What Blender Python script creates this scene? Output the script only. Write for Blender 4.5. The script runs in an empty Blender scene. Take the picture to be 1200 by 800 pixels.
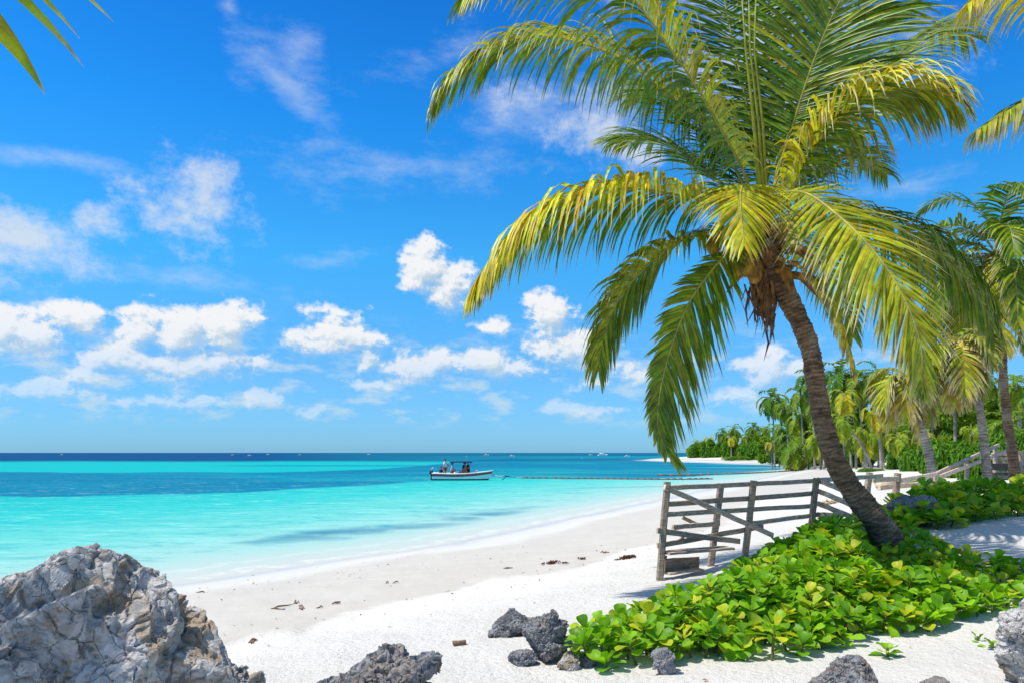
import bpy, bmesh, math, random
import numpy as np
from mathutils import Vector, Matrix
PI = math.pi
R = random.Random(7)
scene = bpy.context.scene
C = scene.collection
F, HX, HY, EYE = 900.0, 600.0, 530.0, 2.5      # focal length in photo pixels, horizon, eye height above the water

def pix(px, py, Y):
    return Vector(((px - HX) / F * Y, Y, EYE - (py - HY) / F * Y))

# ------------------------------------------------------------------ numpy noise
def h3(i, j, k, s=0.0):
    v = np.sin(i * 127.1 + j * 311.7 + k * 74.7 + s * 53.3) * 43758.5453
    return v - np.floor(v)
def vnoise(P):
    I = np.floor(P); f = P - I; f = f * f * (3 - 2 * f)
    out = 0
    for a in (0, 1):
        for b in (0, 1):
            for c in (0, 1):
                w = (f[:, 0] if a else 1 - f[:, 0]) * (f[:, 1] if b else 1 - f[:, 1]) * (f[:, 2] if c else 1 - f[:, 2])
                out = out + w * h3(I[:, 0] + a, I[:, 1] + b, I[:, 2] + c)
    return out - 0.5
def fbm(P, o=4):
    s = 0; a = 1.0
    for k in range(o):
        s = s + a * vnoise(P * 2 ** k + k * 17.3); a *= .5
    return s
def sstep(a, b, x):
    t = np.clip((x - a) / (b - a), 0, 1); return t * t * (3 - 2 * t)

# ------------------------------------------------------------------ terrain
def catmull(pts, per):
    out = []; n = len(pts)
    for i in range(n - 1):
        p0 = np.array(pts[max(i - 1, 0)], float); p1 = np.array(pts[i], float); p2 = np.array(pts[i + 1], float); p3 = np.array(pts[min(i + 2, n - 1)], float)
        for k in range(per):
            t = k / per
            out.append(.5 * (2 * p1 + (p2 - p0) * t + (2 * p0 - 5 * p1 + 4 * p2 - p3) * t * t + (3 * p1 - p0 - 3 * p2 + p3) * t ** 3))
    out.append(np.array(pts[-1], float))
    return out
def wl(px, py):
    Y = EYE * F / (py - HY); return ((px - HX) / F * Y, Y)
shore = [(-60, -40), (-24, -4), (-15, 5), (-10, 10.5)] + [wl(*p) for p in ((225, 682), (300, 671), (400, 656), (500, 642), (600, 622), (680, 605), (760, 588), (830, 573), (880, 562.5), (920, 554.5), (937, 550.5), (940, 547.5), (925, 545), (880, 543.2), (800, 540.6), (765, 539.4), (752, 538.6), (765, 538), (800, 537.3), (900, 536.2))] + [(300, 480), (700, 700)]
SH = np.array(catmull(shore, 4))
LAND = np.vstack([SH, [(3000, 700), (3000, -3000), (-3000, -3000), (-300, -300)]])
def inland(x, y):
    ins = np.zeros(x.shape, bool); n = len(LAND); j = n - 1
    for i in range(n):
        xi, yi = LAND[i]; xj, yj = LAND[j]
        if yi != yj:
            ins ^= ((yi > y) != (yj > y)) & (x < (xj - xi) * (y - yi) / (yj - yi) + xi)
        j = i
    return ins
def shore_d(x, y):
    d2 = np.full(x.shape, 1e18)
    P = np.vstack([[(-300, -300)], SH, [(3000, 700)]])
    for (ax, ay), (bx, by) in zip(P[:-1], P[1:]):
        dx, dy = bx - ax, by - ay
        t = np.clip(((x - ax) * dx + (y - ay) * dy) / (dx * dx + dy * dy + 1e-9), 0, 1)
        d2 = np.minimum(d2, (x - ax - t * dx) ** 2 + (y - ay - t * dy) ** 2)
    return np.where(inland(x, y), 1, -1) * np.sqrt(d2)
def gz(x, y, d=None):
    x = np.asarray(x, float); y = np.asarray(y, float)
    if d is None: d = shore_d(x, y)
    P = np.stack([x, y, 0 * x], 1)
    dl = np.maximum(d, 0)
    z = 1.0 * (1 - np.exp(-dl / 6.5))
    g = lambda cx, cy, s, a: a * np.exp(-((x - cx) ** 2 + (y - cy) ** 2) / (2 * s * s))
    z = z + 1.05 * sstep(7, 34, dl) * sstep(26, 60, y) + g(7.2, 11.2, 2.5, .58) + g(5.2, 9.0, 1.3, .2) + g(12, 20, 5, .75) + .25 * sstep(16, 60, dl)
    rough = sstep(.5, 4, dl)
    z = z + rough * (.035 * fbm(P * .9, 3) + .022 * fbm(P * 3.1 + 9, 3) + .012 * vnoise(P * 9 + 3))
    return np.where(d > 0, z, np.maximum(-.085 * -d, -5) + 0)
def gz1(x, y): return float(gz(np.array([x]), np.array([y]))[0])
def hit(px, py):                                # where the sight line through a point of the photo meets the ground
    Ys = 4.0 * 1.012 ** np.arange(0, 400)
    x = (px - HX) / F * Ys; z = EYE - (py - HY) / F * Ys
    g = np.maximum(gz(x, Ys), 0); i = np.argmax(z <= g)
    Y = Ys[i]; return Vector(((px - HX) / F * Y, Y, float(g[i])))

# ------------------------------------------------------------------ objects
def tag(o, label=None, cat=None, group=None, kind=None):
    if label: o['label'] = label
    if cat: o['category'] = cat
    if group: o['group'] = group
    if kind: o['kind'] = kind
    return o
def thing(name, label, cat, loc, group=None):
    o = bpy.data.objects.new(name, None); C.objects.link(o); o.location = loc; o.empty_display_size = .2
    return tag(o, label, cat, group)
def wloc(o):
    v = Vector((0, 0, 0))
    while o is not None:
        v = v + o.location; o = o.parent
    return v
class MB:
    def __init__(s): s.v = []; s.f = []; s.c = []; s.m = []
    def add(s, vs, fs, col=(1, 1, 1), cols=None, mi=0):
        n = len(s.v); s.v.extend([tuple(p) for p in vs]); s.f.extend([tuple(i + n for i in f) for f in fs])
        s.c.extend(cols if cols is not None else [col] * len(vs)); s.m.extend([mi] * len(fs))
    def build(s, name, mat, parent=None, smooth=True, loc=None):
        me = bpy.data.meshes.new(name)
        off = wloc(parent) if parent is not None else Vector(loc if loc is not None else (0, 0, 0))
        vs = np.array(s.v, float).reshape(-1, 3) - np.array(off)
        me.from_pydata(vs.tolist(), [], s.f)
        for m in (mat if isinstance(mat, (list, tuple)) else [mat]): me.materials.append(m)
        if isinstance(mat, (list, tuple)): me.polygons.foreach_set('material_index', s.m)
        a = me.color_attributes.new('col', 'FLOAT_COLOR', 'POINT')
        cc = np.ones((len(s.v), 4)); cc[:, :3] = np.array(s.c, float).reshape(-1, 3)
        a.data.foreach_set('color', cc.ravel())
        if smooth: me.polygons.foreach_set('use_smooth', [True] * len(me.polygons))
        me.update()
        o = bpy.data.objects.new(name, me); C.objects.link(o)
        if parent is not None: o.parent = parent
        else: o.location = off
        return o
def frame(d):
    d = Vector(d).normalized(); a = Vector((0, 0, 1)) if abs(d.z) < .9 else Vector((0, 1, 0))
    s = d.cross(a).normalized(); return s, s.cross(d).normalized()
def tube(mb, pts, rad, n=8, col=(1, 1, 1), cap=True, cols=None):
    pts = [Vector(p) for p in pts]; vs = []; fs = []; cs = []
    if not hasattr(rad, '__len__'): rad = [rad] * len(pts)
    s = None
    for i, p in enumerate(pts):
        d = (pts[min(i + 1, len(pts) - 1)] - pts[max(i - 1, 0)]).normalized()
        if s is None: s, u = frame(d)
        else: s = (s - d * s.dot(d)).normalized(); u = s.cross(d)
        for k in range(n):
            a = 2 * PI * k / n; vs.append(p + (s * math.cos(a) + u * math.sin(a)) * rad[i]); cs.append(cols[i] if cols else col)
        if i:
            b = (i - 1) * n
            for k in range(n): fs.append((b + k, b + (k + 1) % n, b + n + (k + 1) % n, b + n + k))
    if cap: fs.append(tuple(range(n - 1, -1, -1))); fs.append(tuple(range(len(vs) - n, len(vs))))
    mb.add(vs, fs, cols=cs)
def beam(mb, a, b, w, h, up=(0, 0, 1), n=6, jit=.003, col=(1, 1, 1), ch=.2, rng=R):
    a = Vector(a); b = Vector(b); d = (b - a).normalized(); s = d.cross(Vector(up))
    if s.length < 1e-3: s = d.cross(Vector((0, 1, 0)))
    s.normalize(); u = s.cross(d); vs = []; fs = []; c = min(w, h) * ch
    prof = [(-w / 2 + c, -h / 2), (w / 2 - c, -h / 2), (w / 2, -h / 2 + c), (w / 2, h / 2 - c), (w / 2 - c, h / 2), (-w / 2 + c, h / 2), (-w / 2, h / 2 - c), (-w / 2, -h / 2 + c)]
    for i in range(n + 1):
        p = a.lerp(b, i / n); j = Vector((rng.uniform(-jit, jit), rng.uniform(-jit, jit), rng.uniform(-jit, jit)))
        for x, y in prof: vs.append(p + j + s * x + u * y)
        if i:
            q = (i - 1) * 8
            for k in range(8): fs.append((q + k, q + (k + 1) % 8, q + 8 + (k + 1) % 8, q + 8 + k))
    fs.append(tuple(range(7, -1, -1))); fs.append(tuple(range(n * 8, n * 8 + 8)))
    mb.add(vs, fs, col)
def lerp3(a, b, t): return tuple(a[i] + (b[i] - a[i]) * t for i in range(3))

# ------------------------------------------------------------------ materials
def mat(name):
    m = bpy.data.materials.new(name); m.use_nodes = True; m.node_tree.nodes.clear(); return m, m.node_tree
def N(nt, typ, ins=None, **kw):
    n = nt.nodes.new('ShaderNode' + typ)
    for k, v in kw.items(): setattr(n, k, v)
    for k, v in (ins or {}).items():
        if hasattr(v, 'is_output'): nt.links.new(v, n.inputs[k])
        else: n.inputs[k].default_value = v
    return n
def math_(nt, op, a, b=None, c=None, clamp=False):
    ins = {0: a}
    if b is not None: ins[1] = b
    if c is not None: ins[2] = c
    return N(nt, 'Math', ins, operation=op, use_clamp=clamp).outputs[0]
def mixc(nt, f, a, b, bt='MIX'):
    n = N(nt, 'Mix', None, data_type='RGBA', blend_type=bt)
    for k, v in ((0, f), (6, a), (7, b)):
        if hasattr(v, 'is_output'): nt.links.new(v, n.inputs[k])
        else: n.inputs[k].default_value = v if k == 0 else (*v[:3], 1)
    return n.outputs[2]
def maprange(nt, v, a, b, c=0.0, d=1.0, interp='SMOOTHSTEP'):
    return N(nt, 'MapRange', {0: v, 1: a, 2: b, 3: c, 4: d}, interpolation_type=interp).outputs[0]
def noise(nt, vec, scale, detail=4, rough=.55, dist=0.0, dims='3D'):
    n = N(nt, 'TexNoise', {'Scale': scale, 'Detail': detail, 'Roughness': rough, 'Distortion': dist}, noise_dimensions=dims)
    if vec is not None: nt.links.new(vec, n.inputs['Vector'])
    return n.outputs[0]
def out(nt, sh): nt.links.new(sh, N(nt, 'OutputMaterial').inputs[0])
def rgb(c): return (*c, 1.0)
def wpos(nt): return N(nt, 'NewGeometry').outputs['Position']

def leaf_material(name, trans=.35, rough=.4, spec=.5, var=.35, sheen=None):
    m, nt = mat(name)
    col = N(nt, 'Attribute', None, attribute_name='col').outputs['Color']
    nz = noise(nt, wpos(nt), 9, 3)
    col = mixc(nt, 1.0, col, N(nt, 'CombineColor', {0: maprange(nt, nz, .3, .7, 1 - var, 1 + var), 1: maprange(nt, nz, .3, .7, 1 - var, 1 + var), 2: 1.0}).outputs[0], 'MULTIPLY')
    p = N(nt, 'BsdfPrincipled', {'Base Color': col, 'Roughness': rough, 'Specular IOR Level': spec})
    tcol = mixc(nt, 1.0, col, (1.25, 1.3, .5), 'MULTIPLY')
    t = N(nt, 'BsdfTranslucent', {'Color': tcol})
    mx = N(nt, 'MixShader', {0: trans, 1: p.outputs[0], 2: t.outputs[0]})
    out(nt, mx.outputs[0]); return m
M_PALM = leaf_material('palm_leaf', .24, .40, .3, .25)
M_FAR = leaf_material('far_leaf', .38, .6, .15, .2)
M_SEA_LETTUCE = leaf_material('sea_lettuce_leaf', .40, .42, .25, .18)

def bark_material(name, base, dark, light, ringscale):
    m, nt = mat(name); P = wpos(nt)
    col = N(nt, 'Attribute', None, attribute_name='col').outputs['Color']
    tc = N(nt, 'VectorMath', {0: P, 1: (1, 1, 4)}, operation='MULTIPLY').outputs[0]
    n1 = noise(nt, tc, 6 * ringscale, 6, .65); n2 = noise(nt, P, 35 * ringscale, 4, .6); n3 = noise(nt, P, 2.2, 3)
    c = mixc(nt, maprange(nt, n1, .32, .62), dark, base)
    c = mixc(nt, maprange(nt, n3, .5, .72), c, light)
    c = mixc(nt, maprange(nt, n2, .35, .65, .0, .45), c, dark)
    c = mixc(nt, 1.0, c, col, 'MULTIPLY')
    b = N(nt, 'Bump', {'Strength': .9, 'Distance': .012, 'Height': math_(nt, 'ADD', n1, math_(nt, 'MULTIPLY', n2, .7))})
    p = N(nt, 'BsdfPrincipled', {'Base Color': c, 'Roughness': .9, 'Specular IOR Level': .2, 'Normal': b.outputs[0]})
    out(nt, p.outputs[0]); return m
M_BARK = bark_material('palm_bark', (.345, .215, .13), (.095, .056, .036), (.44, .33, .24), 1.0)
M_BARK_GREY = bark_material('grey_palm_bark', (.44, .385, .33), (.17, .14, .115), (.56, .52, .46), .8)
M_DRY = leaf_material('dry_palm_fibre', .15, .75, .15, .5)

def wood_material():
    m, nt = mat('weathered_wood'); P = wpos(nt)
    tc = N(nt, 'VectorMath', {0: P, 1: (5, 5, 30)}, operation='MULTIPLY').outputs[0]
    n1 = noise(nt, tc, 2.2, 6, .7, .6); n2 = noise(nt, P, 4.5, 3); n3 = noise(nt, P, 60, 2)
    c = mixc(nt, maprange(nt, n1, .33, .66), (.30, .225, .165), (.80, .63, .47))
    c = mixc(nt, maprange(nt, n2, .5, .75, 0, .6), c, (.38, .31, .245))
    col = N(nt, 'Attribute', None, attribute_name='col').outputs['Color']
    c = mixc(nt, 1.0, c, col, 'MULTIPLY')
    b = N(nt, 'Bump', {'Strength': .6, 'Distance': .006, 'Height': math_(nt, 'ADD', n1, math_(nt, 'MULTIPLY', n3, .3))})
    p = N(nt, 'BsdfPrincipled', {'Base Color': c, 'Roughness': .85, 'Specular IOR Level': .2, 'Normal': b.outputs[0]})
    out(nt, p.outputs[0]); return m
M_WOOD = wood_material()

def rock_material(name, light, mid, dark, tan, tanamt):
    m, nt = mat(name); P = wpos(nt)
    warp = mixc(nt, .10, P, N(nt, 'TexNoise', {'Vector': P, 'Scale': 4.0, 'Detail': 5.0}).outputs['Color'])
    n1 = noise(nt, P, 3.4, 6, .65, .8); n2 = noise(nt, P, 15, 6, .7); n3 = noise(nt, P, 2.3, 5, .62, 1.2); n4 = noise(nt, P, 60, 5, .72)
    c = mixc(nt, maprange(nt, n1, .40, .56), mid, light)
    c = mixc(nt, maprange(nt, n3, .50, .60, 0, tanamt), c, tan)
    c = mixc(nt, maprange(nt, n2, .53, .66, 0, .7), c, dark)
    c = mixc(nt, maprange(nt, n4, .5, .72, 0, .4), c, light)
    v = N(nt, 'TexVoronoi', {'Vector': warp, 'Scale': 5.5}, feature='DISTANCE_TO_EDGE').outputs[0]
    vein = math_(nt, 'MULTIPLY', maprange(nt, v, .0, .012, .8, 0), maprange(nt, n1, .45, .55))
    c = mixc(nt, vein, c, dark)
    h = math_(nt, 'ADD', math_(nt, 'MULTIPLY', n2, 1.0), math_(nt, 'MULTIPLY', n4, .45))
    h = math_(nt, 'SUBTRACT', h, math_(nt, 'MULTIPLY', vein, .8))
    b = N(nt, 'Bump', {'Strength': .85, 'Distance': .022, 'Height': h})
    p = N(nt, 'BsdfPrincipled', {'Base Color': c, 'Roughness': .85, 'Specular IOR Level': .2, 'Normal': b.outputs[0]})
    out(nt, p.outputs[0]); return m
M_ROCK = rock_material('pale_limestone', (.62, .58, .53), (.36, .335, .30), (.085, .073, .062), (.38, .27, .155), .75)
M_ROCK_DARK = rock_material('dark_limestone', (.34, .335, .33), (.18, .176, .175), (.06, .058, .058), (.30, .20, .12), .35)

def plain(name, color, rough=.5, spec=.4, var=.12, scale=6, metal=0):
    m, nt = mat(name)
    n = noise(nt, wpos(nt), scale, 4)
    c = mixc(nt, maprange(nt, n, .3, .7), tuple(x * (1 - var) for x in color), tuple(min(1, x * (1 + var)) for x in color))
    p = N(nt, 'BsdfPrincipled', {'Base Color': c, 'Roughness': rough, 'Specular IOR Level': spec, 'Metallic': metal})
    out(nt, p.outputs[0]); return m
M_WHITE = plain('white_boat_paint', (.88, .87, .85), .35, .5, .05)
M_RED = plain('dark_red_paint', (.60, .05, .05), .4, .5)
M_BLACK = plain('black_antifouling', (.02, .02, .025), .6)
M_NAVY = plain('navy_canvas', (.008, .03, .10), .8)
M_STEEL = plain('steel_tube', (.5, .5, .5), .35, .5, .05, 6, .8)
M_SKIN = plain('skin', (.42, .24, .16), .6)
M_HAIR = plain('dark_hair', (.025, .018, .014), .6)
M_SHIRT_W = plain('white_cloth', (.78, .76, .74), .9)
M_SHIRT_P = plain('pink_cloth', (.72, .42, .42), .9)
M_SHIRT_O = plain('orange_cloth', (.62, .12, .045), .9)
M_SHIRT_N = plain('navy_cloth', (.03, .035, .09), .9)
M_SHORT = plain('red_cloth', (.33, .05, .05), .9)
M_ROPE_W = plain('white_rope', (.7, .68, .62), .8)
M_ROPE_D = plain('dark_rope', (.10, .085, .075), .8)
M_FLOAT_D = plain('dark_float', (.13, .09, .08), .6)
M_FLOAT_R = plain('faded_red_float', (.33, .12, .08), .6)
M_SEAWEED = plain('dry_sargassum', (.09, .035, .018), .8, .3, .5, 25)
M_BRUSH = plain('dry_brush', (.50, .36, .22), .9, .2, .4, 25)
M_TWIG = plain('drift_twig', (.20, .13, .085), .85, .2, .3, 30)
M_DARKWIN = plain('tinted_window', (.03, .04, .05), .15, .5)

# sand
def sand_material():
    m, nt = mat('coral_sand'); P = wpos(nt)
    d = N(nt, 'Attribute', None, attribute_name='shore').outputs['Fac']
    n0 = noise(nt, N(nt, 'VectorMath', {0: P, 1: (.35, .16, 1)}, operation='MULTIPLY').outputs[0], 1.0, 4, .55, .4)
    nf = noise(nt, P, 3.0, 5, .6); ng = noise(nt, P, 90, 3, .7); nm = noise(nt, P, 16, 5, .65)
    dd = math_(nt, 'ADD', d, math_(nt, 'MULTIPLY', math_(nt, 'SUBTRACT', n0, .5), 3.2))
    dd = math_(nt, 'ADD', dd, math_(nt, 'MULTIPLY', math_(nt, 'SUBTRACT', nf, .5), .5))
    dry, pale, wet, soak = (.73, .69, .625), (.61, .59, .54), (.53, .49, .425), (.50, .485, .44)
    c = mixc(nt, maprange(nt, dd, .1, 1.4), soak, pale)                 # wet lip of the water
    c = mixc(nt, maprange(nt, dd, 2.4, 3.4), c, wet)                     # still damp from the last tide
    c = mixc(nt, maprange(nt, dd, 7.3, 7.75), c, dry)
    c = mixc(nt, maprange(nt, nm, .55, .75, 0, .22), c, wet)
    c = mixc(nt, maprange(nt, ng, .62, .8, 0, .35), c, (.34, .29, .23))
    nb = noise(nt, N(nt, 'VectorMath', {0: P, 1: (.5, 1.6, 1)}, operation='MULTIPLY').outputs[0], 1.3, 6, .6)
    c = mixc(nt, maprange(nt, nb, .42, .62, 0, .35), c, mixc(nt, maprange(nt, dd, 6.5, 8.5), (.58, .55, .49), (.64, .60, .53)))
    foot = N(nt, 'TexVoronoi', {'Vector': P, 'Scale': 3.6, 'Randomness': 1.0}, feature='SMOOTH_F1').outputs[0]
    h = math_(nt, 'ADD', math_(nt, 'MULTIPLY', nm, .9), math_(nt, 'ADD', math_(nt, 'MULTIPLY', ng, .12), math_(nt, 'MULTIPLY', foot, .55)))
    st = maprange(nt, d, 6.5, 9, .15, .85)
    b = N(nt, 'Bump', {'Strength': st, 'Distance': .07, 'Height': h})
    rough = maprange(nt, dd, 0, 3, .35, .9)
    p = N(nt, 'BsdfPrincipled', {'Base Color': c, 'Roughness': rough, 'Specular IOR Level': .25, 'Normal': b.outputs[0]})
    out(nt, p.outputs[0]); return m
M_SAND = sand_material()

def sea_material():
    m, nt = mat('sea_water'); P = wpos(nt)
    dep = N(nt, 'Attribute', None, attribute_name='deep').outputs['Fac']
    gr = N(nt, 'Attribute', None, attribute_name='grass').outputs['Fac']
    ocean = N(nt, 'Attribute', None, attribute_name='ocean').outputs['Fac']
    rmp = N(nt, 'ValToRGB', {0: maprange(nt, dep, 0, 3.0, interp='LINEAR')})
    els = rmp.color_ramp.elements
    els[0].position = 0; els[0].color = rgb((.52, .515, .465)); els[1].position = 1; els[1].color = rgb((.004, .385, .375))
    for q, cc in ((.03, (.47, .535, .48)), (.10, (.32, .54, .485)), (.24, (.15, .52, .455)), (.5, (.035, .465, .42))):
        e = els.new(q); e.color = rgb(cc)
    sv = N(nt, 'VectorMath', {0: P, 1: (.45, 1.0, 1)}, operation='MULTIPLY').outputs[0]
    w1 = noise(nt, sv, .9, 6, .68, .6); w2 = noise(nt, sv, 3.4, 5, .65, .5); w3 = noise(nt, sv, .12, 5, .6, .3)
    c = mixc(nt, maprange(nt, gr, .25, .85, 0, .93), rmp.outputs[0], mixc(nt, w3, (.001, .10, .21), (.002, .19, .31)))
    c = mixc(nt, ocean, c, (.0, .055, .17))
    dist = N(nt, 'VectorMath', {0: P}, operation='LENGTH').outputs['Value']
    near = math_(nt, 'MULTIPLY', maprange(nt, dist, 20, 120, 1, .45), maprange(nt, dep, .05, .5))
    k = math_(nt, 'MULTIPLY', math_(nt, 'SUBTRACT', math_(nt, 'ADD', math_(nt, 'MULTIPLY', w1, .6), math_(nt, 'MULTIPLY', w2, .4)), .5), near)
    c = mixc(nt, maprange(nt, k, -.11, .0, .5, 0), c, (.0, .31, .36))    # dark hollows of the ripple shading, put into the colour
    c = mixc(nt, maprange(nt, k, .02, .13, 0, .55), c, (.30, .64, .59))   # wave highlights and sparkle painted on the crests
    fo = noise(nt, N(nt, 'VectorMath', {0: P, 1: (.5, .8, 1)}, operation='MULTIPLY').outputs[0], 1.2, 6, .62, .5)
    dq = math_(nt, 'ADD', dep, math_(nt, 'MULTIPLY', math_(nt, 'SUBTRACT', fo, .5), .16))
    lap = math_(nt, 'ADD', maprange(nt, math_(nt, 'ABSOLUTE', math_(nt, 'SUBTRACT', dq, .045)), .004, .022, .75, 0), maprange(nt, math_(nt, 'ABSOLUTE', math_(nt, 'SUBTRACT', dq, .14)), .004, .025, .35, 0))
    c = mixc(nt, math_(nt, 'MULTIPLY', lap, maprange(nt, w2, .38, .58)), c, (.62, .64, .62))      # thin foam of the last ripples
    hgt = math_(nt, 'ADD', w1, math_(nt, 'MULTIPLY', w2, .35))
    b = N(nt, 'Bump', {'Strength': .5, 'Distance': .08, 'Height': hgt})
    df = N(nt, 'BsdfDiffuse', {'Color': c}); gl = N(nt, 'BsdfGlossy', {'Color': rgb((1, 1, 1)), 'Roughness': .22, 'Normal': b.outputs[0]})
    p = N(nt, 'MixShader', {0: .045, 1: df.outputs[0], 2: gl.outputs[0]})
    out(nt, p.outputs[0]); return m
M_SEA = sea_material()

# ------------------------------------------------------------------ ground and sea sheets
def polar(r0, r1, nr, nf, nb):
    th = np.concatenate([np.linspace(-52, 52, nf), np.linspace(52, 308, nb)[1:-1]]) * PI / 180
    r = r0 * (r1 / r0) ** (np.arange(nr) / (nr - 1))
    T, RR = np.meshgrid(th, r)
    x = (RR * np.sin(T)).ravel(); y = (RR * np.cos(T)).ravel(); n = len(th)
    q = np.arange(nr - 1)[:, None] * n; k = np.arange(n)[None, :]; k2 = (k + 1) % n
    f = np.stack([q + k, q + n + k, q + n + k2, q + k2], -1).reshape(-1, 4)
    return x, y, f, n
def sheet(name, x, y, z, f, m, attrs, centre=None):
    me = bpy.data.meshes.new(name)
    fl = f.tolist(); v = np.stack([x, y, z], 1)
    me.from_pydata(v.tolist(), [], fl + ([centre] if centre else []))
    me.materials.append(m); me.polygons.foreach_set('use_smooth', [True] * len(me.polygons))
    for k, a in attrs.items():
        t = me.attributes.new(k, 'FLOAT', 'POINT'); t.data.foreach_set('value', np.ascontiguousarray(a, dtype=np.float32))
    me.update(); o = bpy.data.objects.new(name, me); C.objects.link(o); o['kind'] = 'structure'; return o
x, y, f, n = polar(1.2, 4000, 380, 420, 60)
d = shore_d(x, y)
sheet('beach_ground', x, y, gz(x, y, d), f, M_SAND, {'shore': d}, tuple(range(n)))
x, y, f, n = polar(7, 40000, 420, 420, 30)
d = shore_d(x, y); depth = np.maximum(0, -d) * .085
front = y > 1
ys = np.where(front, y, 1); px = np.where(front, x / ys * F + HX, -9999); py = HY + EYE * F / ys
PN = np.stack([np.clip(px, -3000, 4000) * .010, py * .09, 0 * py], 1)
jl = fbm(PN, 5)
PW = np.stack([x * .06, y * .10, 0 * y], 1); jw = fbm(PW, 5)
lo = np.interp(px, [-800, 0, 200, 330, 430, 480, 600, 780, 900], [588, 583, 580, 573, 567, 564, 563, 560, 553]) + jl * 5
hi = np.interp(px, [-800, 0, 300, 430, 480, 560, 700, 900], [553, 553, 552.3, 549.5, 546, 538, 536, 537]) + jl * 1.5
band = sstep(-.8, .8, py - hi) * (1 - sstep(-2.5, 2.0, py - lo))
yc = np.interp(px, [200, 250, 330, 430, 560, 640, 720, 800], [636, 634, 630, 624, 609, 598, 586, 577])
hw = np.interp(px, [200, 260, 400, 520, 600, 680, 800], [2, 7, 16, 15, 11, 6.5, 3])
patch = np.exp(-((py - yc + jl * 12) / hw) ** 2) * sstep(215, 300, px) * (1 - sstep(700, 830, px)) * (.8 + jw * 1.2) * sstep(-.6, .1, fbm(np.stack([x * .35, y * .9, 0 * y], 1), 5) + .15)
str1 = .75 * np.exp(-((py - 545.2) / .9) ** 2) * sstep(150, 330, px)
str2 = .5 * np.exp(-((py - 573 + .02 * (px - 600)) / 1.5) ** 2) * sstep(560, 700, px)
band = band * (.86 + .5 * jw) * np.interp(px, [500, 620], [1, .88])
grass = np.clip(np.maximum.reduce([band, patch * .74, str1, str2]), 0, 1) * sstep(.05, .35, depth)
oce = (1 - sstep(538.5 + jl * .8, 541.5 + jl * .8, py)) * np.interp(px, [300, 520, 800], [1, .75, .45])
oce = np.where(front, np.maximum(oce, (1 - sstep(533, 536, py)) * .85), .5)
sheet('sea', x, y, 0 * x, f, M_SEA, {'deep': depth, 'grass': grass, 'ocean': oce})

# ------------------------------------------------------------------ sky
SUN = Vector((-.46, -.13, .88)).normalized()
EL = math.asin(SUN.z); ROT = math.atan2(SUN.x, SUN.y)
w = bpy.data.worlds.new('World'); scene.world = w; w.use_nodes = True; nt = w.node_tree; nt.nodes.clear()
sky = N(nt, 'TexSky'); sky.sky_type = 'NISHITA'; sky.sun_disc = False; sky.sun_elevation = EL; sky.sun_rotation = ROT
sky.altitude = 0; sky.air_density = 1.0; sky.dust_density = .25; sky.ozone_density = 3.0
def az_el(px, py):
    return math.atan((px - HX) / F) * F, math.atan((HY - py) / math.hypot(F, px - HX)) * F
def blob_group(name, blobs, soft):
    g = bpy.data.node_groups.new(name, 'ShaderNodeTree')
    g.interface.new_socket('P', in_out='INPUT', socket_type='NodeSocketVector'); g.interface.new_socket('D', in_out='OUTPUT', socket_type='NodeSocketFloat')
    gi = g.nodes.new('NodeGroupInput'); go = g.nodes.new('NodeGroupOutput'); acc = None
    for cx, cy, rx, ry, amp, rot in blobs:
        u, v = az_el(cx, cy)
        q = N(g, 'VectorMath', {0: gi.outputs[0], 1: (u, v, 0)}, operation='SUBTRACT').outputs[0]
        if rot: q = N(g, 'VectorRotate', {'Vector': q, 'Angle': math.radians(rot)}, rotation_type='Z_AXIS').outputs[0]
        q = N(g, 'VectorMath', {0: q, 1: (1 / (rx * 1.14), 1 / (ry * 1.14), 0)}, operation='MULTIPLY').outputs[0]
        L = N(g, 'VectorMath', {0: q}, operation='LENGTH').outputs['Value']
        s = math_(g, 'MULTIPLY', math_(g, 'SUBTRACT', 1.0, L), amp)
        acc = s if acc is None else math_(g, 'SMOOTH_MAX', acc, s, soft)
    g.links.new(acc, go.inputs[0]); return g
CUM = [(84, 376, 34, 22, 1, 0), (38, 394, 50, 26, 1, 0), (5, 385, 30, 22, .9, 0), (50, 460, 58, 15, .8, 0), (120, 440, 40, 14, .6, 0),
       (168, 388, 30, 26, 1, 0), (212, 392, 34, 32, 1.1, 0), (266, 382, 36, 32, 1.1, 0), (150, 425, 60, 22, .8, 0), (230, 425, 66, 24, .9, 0),
       (390, 395, 50, 30, 1, 0), (430, 410, 30, 24, .6, 0), (497, 316, 34, 34, 1.05, 0), (528, 336, 36, 32, 1.05, 0),
       (645, 372, 32, 32, 1.05, 0), (665, 410, 55, 24, .95, 0), (700, 450, 40, 12, .6, 0), (480, 432, 42, 20, .9, 0), (520, 425, 40, 18, .8, 0), (570, 425, 44, 18, .85, 0), (610, 430, 40, 14, .7, 0),
       (310, 468, 24, 12, .8, 0), (365, 485, 16, 9, .6, 0), (180, 470, 36, 9, .55, 0), (240, 468, 30, 9, .55, 0), (440, 450, 24, 9, .6, 0), (900, 440, 34, 28, 1, 0), (932, 434, 18, 14, .9, 0), (866, 462, 30, 14, .9, 0),
       (575, 385, 26, 10, .6, 0), (660, 480, 50, 10, .5, 0), (740, 440, 40, 16, .5, 0)]
SOFT = [(700, 150, 80, 50, 1, 0), (745, 175, 55, 28, .9, 0), (610, 115, 50, 30, .6, 0), (900, 60, 190, 130, .7, 0), (220, 240, 72, 52, 1, 0), (245, 215, 40, 40, .9, 0), (185, 250, 45, 36, .7, 0), (40, 280, 100, 38, 1, 0), (110, 265, 60, 26, .8, 0), (0, 330, 60, 20, .7, 0)]
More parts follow.
